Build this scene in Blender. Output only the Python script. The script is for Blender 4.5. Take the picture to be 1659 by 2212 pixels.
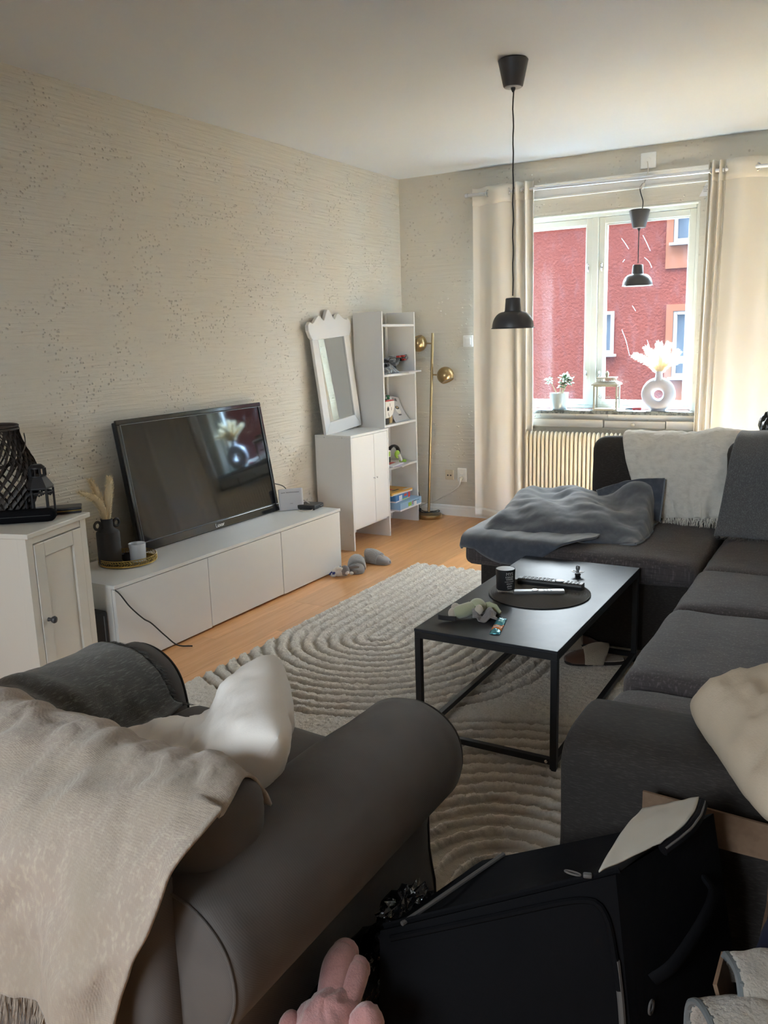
import bpy, math, random
import numpy as np
from mathutils import Vector, Matrix, noise as mnoise

random.seed(7)
for o in list(bpy.data.objects):
    bpy.data.objects.remove(o)
SC = bpy.context.scene
COL = SC.collection
PI = math.pi
R = math.radians

# ------------------------------------------------------------------ camera
cam_d = bpy.data.cameras.new('camera')
cam = bpy.data.objects.new('camera', cam_d)
COL.objects.link(cam)
right = Vector((0.86660921, 0.49809578, -0.02981736))
up = Vector((-0.07559605, 0.19012174, 0.97884573))
fwd = Vector((-0.49322786, 0.84602264, -0.20241532))
cm = Matrix.Identity(4)
for i in range(3):
    cm[i][0], cm[i][1], cm[i][2] = right[i], up[i], -fwd[i]
cm[0][3], cm[1][3], cm[2][3] = 3.2694, -5.9808, 1.4080
cam.matrix_world = cm
cam_d.sensor_fit = 'HORIZONTAL'
cam_d.sensor_width = 36.0
cam_d.lens = 36.0 * 1825.77 / 1659.0
cam_d.clip_start = 0.05
SC.camera = cam

# ------------------------------------------------------------------ sky, sun, exposure
SC.view_settings.view_transform = 'Standard'
SC.view_settings.look = 'None'
SC.view_settings.gamma = 1.0
SC.view_settings.use_curve_mapping = False
SC.view_settings.exposure = 0.66
world = bpy.data.worlds.new('sky')
SC.world = world
world.use_nodes = True
wn = world.node_tree
bg = wn.nodes['Background']
bg.inputs[0].default_value = (0.86, 0.93, 1.0, 1)
bg.inputs[1].default_value = 18.0
sun_d = bpy.data.lights.new('sun', 'SUN')
sun_d.energy = 235.0
sun_d.angle = R(0.6)
sun_d.color = (0.55, 0.86, 1.26)
sun = bpy.data.objects.new('sun', sun_d)
COL.objects.link(sun)
sun.rotation_euler = Vector((0.45, -0.75, -0.90)).to_track_quat('-Z', 'Y').to_euler()


def portal(name, loc, sx, sy, rot):
    d = bpy.data.lights.new(name, 'AREA')
    d.shape = 'RECTANGLE'
    d.size, d.size_y = sx, sy
    d.cycles.is_portal = True
    o = bpy.data.objects.new(name, d)
    COL.objects.link(o)
    o.location = loc
    o.rotation_euler = rot


portal('window_portal', (1.505, 0.22, 1.53), 1.42, 1.36, (R(-90), 0, 0))
portal('window_portal', (2.15, -7.40, 1.65), 1.5, 1.3, (R(90), 0, 0))  # portal of the added fill opening behind the camera
portal('window_portal', (3.10, 0.22, 1.53), 1.22, 1.36, (R(-90), 0, 0))
SC.cycles.use_denoising = True
SC.cycles.max_bounces = 14
SC.cycles.diffuse_bounces = 8
SC.cycles.glossy_bounces = 5
SC.cycles.transparent_max_bounces = 24
SC.cycles.caustics_reflective = False
SC.cycles.caustics_refractive = False
SC.cycles.sample_clamp_indirect = 40.0


# ------------------------------------------------------------------ materials
def mk(name, col, rough=0.6, metal=0.0, var=(), bump=(), spec=0.5, coat=0.0, sheen=0.0, trans=None, alpha=None, emit=None, rand=0.0):
    """var: (scale vec, detail, colour, low, high) noise mixes; bump: (kind, scale vec, strength, distance)."""
    m = bpy.data.materials.new(name)
    m.use_nodes = True
    nt = m.node_tree
    b = nt.nodes['Principled BSDF']
    b.inputs['Roughness'].default_value = rough
    b.inputs['Metallic'].default_value = metal
    b.inputs['Specular IOR Level'].default_value = spec
    if coat:
        b.inputs['Coat Weight'].default_value = coat
        b.inputs['Coat Roughness'].default_value = 0.12
    if sheen:
        b.inputs['Sheen Weight'].default_value = sheen
        b.inputs['Sheen Roughness'].default_value = 0.6
    if emit:
        b.inputs['Emission Color'].default_value = (*emit[:3], 1)
        b.inputs['Emission Strength'].default_value = emit[3]
    tc = nt.nodes.new('ShaderNodeTexCoord')

    def mapped(sv):
        mp = nt.nodes.new('ShaderNodeMapping')
        if not hasattr(sv, '__len__'):
            sv = (sv, sv, sv)
        mp.inputs['Scale'].default_value = sv[:3]
        nt.links.new(tc.outputs['Object'], mp.inputs['Vector'])
        return mp.outputs['Vector']
    rgb = nt.nodes.new('ShaderNodeRGB')
    rgb.outputs[0].default_value = (*col, 1)
    c = rgb.outputs[0]
    for sv, det, c2, lo, hi in var:
        n = nt.nodes.new('ShaderNodeTexNoise')
        n.inputs['Scale'].default_value = 1.0
        n.inputs['Detail'].default_value = det
        nt.links.new(mapped(sv), n.inputs['Vector'])
        mr = nt.nodes.new('ShaderNodeMapRange')
        mr.inputs['From Min'].default_value = lo
        mr.inputs['From Max'].default_value = hi
        nt.links.new(n.outputs['Fac'], mr.inputs['Value'])
        mx = nt.nodes.new('ShaderNodeMix')
        mx.data_type = 'RGBA'
        nt.links.new(mr.outputs['Result'], mx.inputs['Factor'])
        nt.links.new(c, mx.inputs['A'])
        mx.inputs['B'].default_value = (*c2, 1)
        c = mx.outputs['Result']
    if rand:
        oi = nt.nodes.new('ShaderNodeObjectInfo')
        mr = nt.nodes.new('ShaderNodeMapRange')
        mr.inputs['To Min'].default_value = 1 - rand
        mr.inputs['To Max'].default_value = 1 + rand
        nt.links.new(oi.outputs['Random'], mr.inputs['Value'])
        hs = nt.nodes.new('ShaderNodeHueSaturation')
        nt.links.new(mr.outputs['Result'], hs.inputs['Value'])
        nt.links.new(c, hs.inputs['Color'])
        c = hs.outputs['Color']
    nt.links.new(c, b.inputs['Base Color'])
    h = None
    for kind, sv, st, dist in bump:
        if kind == 'noise':
            t = nt.nodes.new('ShaderNodeTexNoise')
            t.inputs['Scale'].default_value = 1.0
            t.inputs['Detail'].default_value = 4.0
            nt.links.new(mapped(sv), t.inputs['Vector'])
            src = t.outputs['Fac']
        elif kind == 'dots':
            t = nt.nodes.new('ShaderNodeTexVoronoi')
            t.inputs['Scale'].default_value = 1.0
            nt.links.new(mapped(sv), t.inputs['Vector'])
            mr = nt.nodes.new('ShaderNodeMapRange')
            mr.inputs['From Min'].default_value = 0.26
            mr.inputs['From Max'].default_value = 0.05
            nt.links.new(t.outputs['Distance'], mr.inputs['Value'])
            nz = nt.nodes.new('ShaderNodeTexNoise')
            nz.inputs['Scale'].default_value = 5.0
            nz.inputs['Detail'].default_value = 3.0
            nt.links.new(tc.outputs['Object'], nz.inputs['Vector'])
            m2 = nt.nodes.new('ShaderNodeMapRange')
            m2.inputs['From Min'].default_value = 0.46
            m2.inputs['From Max'].default_value = 0.56
            nt.links.new(nz.outputs['Fac'], m2.inputs['Value'])
            ml = nt.nodes.new('ShaderNodeMath')
            ml.operation = 'MULTIPLY'
            nt.links.new(mr.outputs['Result'], ml.inputs[0])
            nt.links.new(m2.outputs['Result'], ml.inputs[1])
            src = ml.outputs[0]
        else:
            t = nt.nodes.new('ShaderNodeTexWave')
            t.bands_direction = kind
            t.inputs['Scale'].default_value = sv
            t.inputs['Distortion'].default_value = 0.6
            t.inputs['Detail'].default_value = 1.0
            nt.links.new(tc.outputs['Object'], t.inputs['Vector'])
            src = t.outputs['Fac']
        bn = nt.nodes.new('ShaderNodeBump')
        bn.inputs['Strength'].default_value = st
        bn.inputs['Distance'].default_value = dist
        nt.links.new(src, bn.inputs['Height'])
        if h is not None:
            nt.links.new(h, bn.inputs['Normal'])
        h = bn.outputs['Normal']
    if h is not None:
        nt.links.new(h, b.inputs['Normal'])
    out = nt.nodes['Material Output']
    if trans:
        tr = nt.nodes.new('ShaderNodeBsdfTranslucent')
        nt.links.new(c, tr.inputs['Color'])
        ms = nt.nodes.new('ShaderNodeMixShader')
        ms.inputs[0].default_value = trans
        nt.links.new(b.outputs[0], ms.inputs[1])
        nt.links.new(tr.outputs[0], ms.inputs[2])
        nt.links.new(ms.outputs[0], out.inputs['Surface'])
    if alpha is not None:
        tp = nt.nodes.new('ShaderNodeBsdfTransparent')
        ms = nt.nodes.new('ShaderNodeMixShader')
        ms.inputs[0].default_value = alpha
        nt.links.new(tp.outputs[0], ms.inputs[1])
        nt.links.new(b.outputs[0], ms.inputs[2])
        nt.links.new(ms.outputs[0], out.inputs['Surface'])
    return m


def glass(name, tint=(1, 1, 1), refl=0.12, rough=0.02, dirt=0.0, mirror_w=None):
    """Thin pane: transparent with a Fresnel reflection and a little grime."""
    m = bpy.data.materials.new(name)
    m.use_nodes = True
    nt = m.node_tree
    nt.nodes.remove(nt.nodes['Principled BSDF'])
    tp = nt.nodes.new('ShaderNodeBsdfTransparent')
    tp.inputs[0].default_value = (*tint, 1)
    gl = nt.nodes.new('ShaderNodeBsdfGlossy')
    gl.inputs['Roughness'].default_value = rough
    lw = nt.nodes.new('ShaderNodeLayerWeight')
    lw.inputs[0].default_value = 0.5
    pw = nt.nodes.new('ShaderNodeMath')
    pw.operation = 'POWER'
    pw.inputs[1].default_value = 5.0
    nt.links.new(lw.outputs['Facing'], pw.inputs[0])
    mu = nt.nodes.new('ShaderNodeMath')
    mu.operation = 'MULTIPLY_ADD'
    mu.inputs[1].default_value = 0.9
    mu.inputs[2].default_value = refl * 0.15
    nt.links.new(pw.outputs[0], mu.inputs[0])
    ms = nt.nodes.new('ShaderNodeMixShader')
    nt.links.new(mu.outputs[0], ms.inputs[0])
    nt.links.new(tp.outputs[0], ms.inputs[1])
    nt.links.new(gl.outputs[0], ms.inputs[2])
    last = ms.outputs[0]
    if dirt:
        tc = nt.nodes.new('ShaderNodeTexCoord')
        mp = nt.nodes.new('ShaderNodeMapping')
        mp.inputs['Scale'].default_value = (9, 9, 3)
        mp.inputs['Rotation'].default_value = (0, 0.5, 0)
        nz = nt.nodes.new('ShaderNodeTexNoise')
        nz.inputs['Scale'].default_value = 3.0
        nz.inputs['Detail'].default_value = 6.0
        nt.links.new(tc.outputs['Object'], mp.inputs[0])
        nt.links.new(mp.outputs[0], nz.inputs['Vector'])
        mr = nt.nodes.new('ShaderNodeMapRange')
        mr.inputs['From Min'].default_value = 0.5
        mr.inputs['From Max'].default_value = 0.9
        mr.inputs['To Min'].default_value = dirt * 0.45
        mr.inputs['To Max'].default_value = dirt * 2.2
        nt.links.new(nz.outputs['Fac'], mr.inputs['Value'])
        df = nt.nodes.new('ShaderNodeBsdfTranslucent')
        df.inputs[0].default_value = (0.85, 0.85, 0.85, 1)
        m2 = nt.nodes.new('ShaderNodeMixShader')
        nt.links.new(mr.outputs['Result'], m2.inputs[0])
        nt.links.new(last, m2.inputs[1])
        nt.links.new(df.outputs[0], m2.inputs[2])
        last = m2.outputs[0]
    nt.links.new(last, nt.nodes['Material Output'].inputs['Surface'])
    return m


M = {}
M['wall'] = mk('wall_plaster', (0.60, 0.562, 0.488), 0.55, bump=(('noise', (14, 3.0, 70), 0.55, 0.011), ('dots', (52, 52, 52), 0.9, 0.0075), ('noise', (60, 60, 120), 0.18, 0.004)))
M['wallb'] = mk('wall_plaster_window', (0.60, 0.562, 0.488), 0.55, bump=(('noise', (2.4, 14, 52), 0.4, 0.010), ('dots', (36, 36, 36), 0.8, 0.006), ('noise', (60, 60, 120), 0.18, 0.004)))
M['ceil'] = mk('ceiling_paint', (0.625, 0.655, 0.69), 0.55, bump=(('noise', (1.6, 1.6, 1.6), 0.25, 0.05), ('noise', (70, 70, 70), 0.08, 0.003)))
M['floor'] = mk('laminate_oak', (0.66, 0.325, 0.130), 0.30, var=(((34, 2.2, 10), 5, (0.74, 0.40, 0.18), 0.40, 0.66), ((70, 3, 10), 6, (0.55, 0.255, 0.098), 0.55, 0.75)), bump=(('noise', (60, 4, 10), 0.05, 0.002),), rand=0.12)
M['trimw'] = mk('trim_white', (0.80, 0.79, 0.76), 0.4)
M['white'] = mk('white_foil', (0.66, 0.655, 0.645), 0.38, bump=(('noise', (90, 90, 90), 0.03, 0.001),))
M['whitewood'] = mk('white_painted_wood', (0.66, 0.635, 0.58), 0.42, bump=(('noise', (8, 8, 60), 0.05, 0.002),))
M['winframe'] = mk('window_paint', (0.70, 0.70, 0.64), 0.35)
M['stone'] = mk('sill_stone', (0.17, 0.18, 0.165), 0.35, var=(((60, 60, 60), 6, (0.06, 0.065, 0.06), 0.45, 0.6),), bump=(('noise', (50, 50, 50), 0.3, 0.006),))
M['cream'] = mk('radiator_cream', (0.66, 0.60, 0.48), 0.35)
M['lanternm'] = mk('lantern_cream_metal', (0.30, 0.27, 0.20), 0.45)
M['lanterntxt'] = mk('lantern_print', (0.42, 0.36, 0.34), 0.6)
M['scratch'] = mk('pane_scratch', (0.80, 0.80, 0.80), 0.7, trans=0.5)
M['panel'] = mk('radiator_cover', (0.60, 0.54, 0.45), 0.5)
M['chrome'] = mk('chrome', (0.75, 0.75, 0.76), 0.22, 1.0)
M['alu'] = mk('rod_aluminium', (0.72, 0.73, 0.76), 0.32, 0.9)
M['brass'] = mk('antique_brass', (0.40, 0.29, 0.15), 0.30, 1.0)
M['gold'] = mk('gold_metal', (0.56, 0.40, 0.13), 0.28, 1.0)
M['blackp'] = mk('black_plastic', (0.018, 0.018, 0.02), 0.42)
M['blackg'] = mk('black_gloss', (0.012, 0.012, 0.014), 0.10)
M['blackm'] = mk('black_metal', (0.014, 0.014, 0.016), 0.45)
M['screen'] = mk('screen_glass', (0.006, 0.006, 0.007), 0.045, spec=0.4)
M['mirror'] = mk('mirror_silver', (0.78, 0.80, 0.78), 0.02, 1.0)
M['lampgrey'] = mk('pendant_charcoal', (0.055, 0.053, 0.056), 0.42)
M['lampin'] = mk('pendant_inside_white', (0.75, 0.75, 0.75), 0.5)
M['vaseg'] = mk('vase_charcoal', (0.045, 0.043, 0.045), 0.75, bump=(('noise', (80, 80, 80), 0.12, 0.002),))
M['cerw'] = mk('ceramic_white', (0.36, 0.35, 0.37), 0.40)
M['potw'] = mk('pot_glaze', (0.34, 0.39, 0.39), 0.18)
M['plume'] = mk('dried_plume', (0.80, 0.68, 0.47), 0.8, trans=0.35)
M['plumew'] = mk('pampas_cream', (0.86, 0.76, 0.56), 0.8, trans=0.45)
M['leaf'] = mk('jade_leaf', (0.07, 0.12, 0.045), 0.4, var=((30, 2, (0.16, 0.20, 0.10), 0.45, 0.65),))
M['stem'] = mk('plant_stem', (0.22, 0.15, 0.08), 0.7)
M['soil'] = mk('soil', (0.05, 0.035, 0.025), 0.9)
M['glass'] = glass('clear_glass')
M['pane'] = glass('window_glass', (0.93, 0.95, 0.95), 0.045, 0.14, dirt=0.0008)
M['facade'] = mk('red_stucco', (0.172, 0.036, 0.023), 0.9, var=((0.7, 3, (0.152, 0.031, 0.020), 0.4, 0.6),), bump=(('noise', (22, 22, 22), 0.7, 0.03),))
M['facadet'] = mk('orange_trim', (0.25, 0.098, 0.055), 0.9)
M['farwhite'] = mk('far_window_white', (0.30, 0.27, 0.26), 0.6)
M['farglass'] = mk('far_window_glass', (0.10, 0.13, 0.17), 0.08)
M['street'] = mk('street_asphalt', (0.022, 0.022, 0.022), 0.9)
M['subfloor'] = mk('subfloor_dark', (0.10, 0.05, 0.025), 0.9)
M['outwall'] = mk('sky_block_dark', (0.030, 0.024, 0.022), 0.9)  # kept dark so the outer wall bounces little sun onto the facade
M['roof'] = mk('roof_tile', (0.20, 0.08, 0.06), 0.8)
M['curtain'] = mk('linen_curtain', (0.75, 0.71, 0.64), 0.8, bump=(('noise', (12, 12, 260), 0.15, 0.002), ('noise', (260, 260, 8), 0.12, 0.002)), trans=0.034)
M['tag'] = mk('white_tag', (0.8, 0.8, 0.82), 0.7, trans=0.2)
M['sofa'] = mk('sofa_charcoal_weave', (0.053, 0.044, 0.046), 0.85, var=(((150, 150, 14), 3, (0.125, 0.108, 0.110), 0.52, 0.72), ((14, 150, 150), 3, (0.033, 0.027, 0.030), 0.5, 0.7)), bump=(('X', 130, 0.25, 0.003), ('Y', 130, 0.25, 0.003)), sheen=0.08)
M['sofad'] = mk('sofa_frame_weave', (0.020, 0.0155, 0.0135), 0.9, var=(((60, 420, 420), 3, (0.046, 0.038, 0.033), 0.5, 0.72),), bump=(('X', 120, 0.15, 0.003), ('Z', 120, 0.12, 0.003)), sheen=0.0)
M['chair'] = mk('armchair_twill', (0.070, 0.059, 0.054), 0.85, var=((7, 3, (0.084, 0.071, 0.065), 0.4, 0.65),), bump=(('DIAGONAL', 130, 0.07, 0.003), ('noise', (9, 9, 9), 0.18, 0.012),), sheen=0.06)
M['piping'] = mk('dark_piping', (0.020, 0.018, 0.020), 0.8)
M['chairpipe'] = mk('armchair_piping', (0.040, 0.035, 0.033), 0.85)
M['throwd'] = mk('throw_dark_melange', (0.066, 0.064, 0.058), 0.95, var=(((260, 40, 260), 4, (0.15, 0.148, 0.14), 0.52, 0.70),), bump=(('noise', (320, 320, 320), 0.5, 0.004),), sheen=0.2)
M['throwg'] = mk('throw_grey_melange', (0.085, 0.086, 0.092), 0.95, var=(((330, 330, 120), 5, (0.17, 0.175, 0.185), 0.46, 0.72),), bump=(('noise', (260, 260, 260), 0.5, 0.004),), sheen=0.2)
M['throwb'] = mk('throw_beige_weave', (0.325, 0.262, 0.215), 0.95, var=(((150, 150, 60), 4, (0.40, 0.335, 0.265), 0.5, 0.68), (6, 3, (0.30, 0.245, 0.19), 0.45, 0.7)), bump=(('X', 95, 0.10, 0.004), ('Y', 95, 0.10, 0.004), ('Z', 95, 0.10, 0.004), ('noise', (260, 260, 260), 0.25, 0.003), ('noise', (22, 30, 12), 0.35, 0.012)), sheen=0.25)
M['throww'] = mk('throw_white_gauze', (0.80, 0.775, 0.72), 0.95, var=((30, 4, (0.70, 0.675, 0.62), 0.45, 0.7),), bump=(('noise', (220, 220, 220), 0.4, 0.003), ('noise', (18, 36, 30), 0.8, 0.020), ('noise', (60, 90, 70), 0.4, 0.006)), sheen=0.2, trans=0.12)
M['fleece'] = mk('blue_grey_fleece', (0.040, 0.050, 0.072), 0.95, var=((40, 4, (0.056, 0.068, 0.094), 0.45, 0.65),), bump=(('noise', (300, 300, 300), 0.25, 0.003),), sheen=0.5)
M['fleecet'] = mk('fleece_binding', (0.16, 0.18, 0.21), 0.8)
M['pillow'] = mk('pillow_offwhite', (0.74, 0.70, 0.66), 0.85, var=((4, 3, (0.67, 0.625, 0.58), 0.5, 0.75),), bump=(('noise', (300, 300, 300), 0.15, 0.002),))
M['pillowb'] = mk('pillow_beige', (0.46, 0.38, 0.29), 0.9, var=((6, 3, (0.40, 0.33, 0.25), 0.45, 0.7),), bump=(('noise', (220, 220, 220), 0.3, 0.003),))
M['rug'] = mk('rug_pile', (0.70, 0.65, 0.59), 0.95, var=((130, 4, (0.58, 0.535, 0.475), 0.46, 0.66), (420, 3, (0.78, 0.72, 0.64), 0.5, 0.7)), bump=(('noise', (240, 240, 240), 0.35, 0.006),), sheen=0.2)
nt_ = M['rug'].node_tree
at_ = nt_.nodes.new('ShaderNodeAttribute')
at_.attribute_name = 'pile'
mx_ = nt_.nodes.new('ShaderNodeMix')
mx_.data_type = 'RGBA'
bs_ = nt_.nodes['Principled BSDF']
nt_.links.new(at_.outputs['Fac'], mx_.inputs['Factor'])
mx_.inputs['A'].default_value = (0.40, 0.35, 0.29, 1)
nt_.links.new(bs_.inputs['Base Color'].links[0].from_socket, mx_.inputs['B'])
nt_.links.new(mx_.outputs['Result'], bs_.inputs['Base Color'])
M['tuft'] = mk('rug_tuft', (0.74, 0.69, 0.625), 0.95, var=((160, 3, (0.62, 0.57, 0.51), 0.45, 0.65),))
M['rugb'] = mk('rug_backing', (0.42, 0.36, 0.29), 0.95)
M['table'] = mk('table_top_black', (0.024, 0.026, 0.032), 0.33, spec=0.13, var=((9, 5, (0.040, 0.043, 0.050), 0.45, 0.7),), bump=(('noise', (14, 14, 14), 0.04, 0.004),), coat=0.0)
M['mat'] = mk('placemat_fibre', (0.085, 0.078, 0.072), 0.75, bump=(('noise', (300, 300, 300), 0.4, 0.003),))
M['plushg'] = mk('plush_sage', (0.36, 0.38, 0.25), 0.95, bump=(('noise', (300, 300, 300), 0.3, 0.003),), sheen=0.5)
M['plushc'] = mk('plush_cream', (0.48, 0.42, 0.34), 0.95, sheen=0.5)
M['plushd'] = mk('plush_grey', (0.18, 0.165, 0.165), 0.95, bump=(('noise', (300, 300, 300), 0.3, 0.003),), sheen=0.4)
M['plushw'] = mk('plush_white', (0.60, 0.58, 0.56), 0.95, sheen=0.4)
M['blue'] = mk('blue_cloth', (0.03, 0.045, 0.19), 0.9)
M['navy'] = mk('navy_cloth', (0.010, 0.013, 0.040), 0.9)
M['pink'] = mk('pink_plush', (0.48, 0.225, 0.215), 0.95, var=((60, 4, (0.42, 0.185, 0.18), 0.45, 0.65),), bump=(('noise', (240, 240, 240), 0.5, 0.004),), sheen=0.5)
M['slipg'] = mk('slipper_grey_suede', (0.23, 0.21, 0.20), 0.9, sheen=0.3)
M['slipf'] = mk('slipper_grey_fur', (0.25, 0.24, 0.235), 0.95, bump=(('noise', (200, 200, 200), 0.8, 0.006),), sheen=0.5)
M['slipb'] = mk('slipper_brown_suede', (0.115, 0.052, 0.030), 0.9, sheen=0.2)
M['slipl'] = mk('slipper_fleece', (0.50, 0.43, 0.33), 0.95, bump=(('noise', (220, 220, 220), 0.8, 0.006),), sheen=0.4)
M['rubber'] = mk('rubber_sole', (0.03, 0.022, 0.02), 0.8)
M['bagblack'] = mk('suitcase_nylon', (0.005, 0.005, 0.006), 0.8, spec=0.06, bump=(('X', 160, 0.1, 0.001), ('noise', (7, 7, 7), 0.3, 0.02)))
M['baggrey'] = mk('suitcase_grey_piping', (0.085, 0.080, 0.078), 0.6)
M['lining'] = mk('suitcase_lining', (0.40, 0.37, 0.32), 0.85, bump=(('noise', (12, 12, 12), 0.3, 0.01),))
M['cardb'] = mk('cardboard', (0.17, 0.105, 0.065), 0.9, var=((50, 3, (0.145, 0.088, 0.054), 0.45, 0.65),))
M['binbag'] = mk('bin_bag_plastic', (0.008, 0.008, 0.009), 0.16, bump=(('noise', (22, 22, 22), 0.6, 0.02),))
M['blanketw'] = mk('fleece_cream', (0.33, 0.295, 0.255), 0.95, bump=(('noise', (160, 160, 160), 0.8, 0.006),), sheen=0.4)
M['blanketg'] = mk('fleece_grey_stitch', (0.13, 0.14, 0.145), 0.95)
M['basket'] = mk('woven_bamboo_black', (0.030, 0.022, 0.018), 0.55, rand=0.1)
M['router'] = mk('router_white', (0.56, 0.56, 0.60), 0.4)
M['candlew'] = mk('frosted_white_glass', (0.66, 0.68, 0.72), 0.25)
M['cord'] = mk('cord_black', (0.012, 0.012, 0.013), 0.5)
M['cordw'] = mk('cord_white', (0.62, 0.58, 0.52), 0.5)
M['socketw'] = mk('socket_white', (0.85, 0.84, 0.81), 0.35)
M['socketc'] = mk('socket_cream', (0.58, 0.50, 0.36), 0.4)
M['greyt'] = mk('toy_grey', (0.10, 0.105, 0.115), 0.4)
M['greyl'] = mk('toy_light_grey', (0.28, 0.29, 0.31), 0.4)
M['red'] = mk('toy_red', (0.42, 0.035, 0.03), 0.4)
M['green'] = mk('toy_green', (0.03, 0.16, 0.06), 0.5)
M['lime'] = mk('lime_plastic', (0.30, 0.50, 0.06), 0.4)
M['teal'] = mk('toy_teal', (0.01, 0.36, 0.45), 0.4)
M['tan'] = mk('toy_tan', (0.42, 0.29, 0.14), 0.6)
M['toyw'] = mk('toy_white', (0.66, 0.62, 0.56), 0.45)
M['paper'] = mk('paper_white', (0.66, 0.65, 0.68), 0.6)
M['paperl'] = mk('paper_lilac', (0.52, 0.44, 0.58), 0.6)
M['papers'] = mk('card_grey', (0.46, 0.45, 0.45), 0.6)
M['yellow'] = mk('box_yellow', (0.62, 0.33, 0.05), 0.5)
M['boxred'] = mk('box_red', (0.52, 0.06, 0.05), 0.5)
M['boxblue'] = mk('box_light_blue', (0.25, 0.42, 0.62), 0.45)
M['boxblue2'] = mk('box_mid_blue', (0.06, 0.20, 0.46), 0.45)
M['foil'] = mk('wrapper_foil', (0.10, 0.36, 0.42), 0.22, 0.5)
M['foilo'] = mk('wrapper_orange', (0.62, 0.20, 0.04), 0.3, 0.2)
M['plasticbag'] = mk('clear_plastic_bag', (0.45, 0.46, 0.48), 0.15, alpha=0.45)
M['ink'] = mk('print_black', (0.02, 0.02, 0.022), 0.6)
M['inkw'] = mk('print_silver', (0.62, 0.62, 0.62), 0.4, 0.3)
M['inkp'] = mk('print_pale', (0.62, 0.60, 0.56), 0.5)
M['silver'] = mk('silver_plastic', (0.20, 0.21, 0.225), 0.35, 0.5)
M['wood'] = mk('pale_wood', (0.50, 0.36, 0.25), 0.6)
# ------------------------------------------------------------------ geometry helpers
XF = {}


def fbm(p, s=1.0, o=3):
    a, t = 1.0, 0.0
    q = Vector(p) * s
    for _ in range(o):
        t += a * mnoise.noise(q)
        q = q * 2.03 + Vector((7.1, 3.3, 1.7))
        a *= 0.5
    return t


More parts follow.
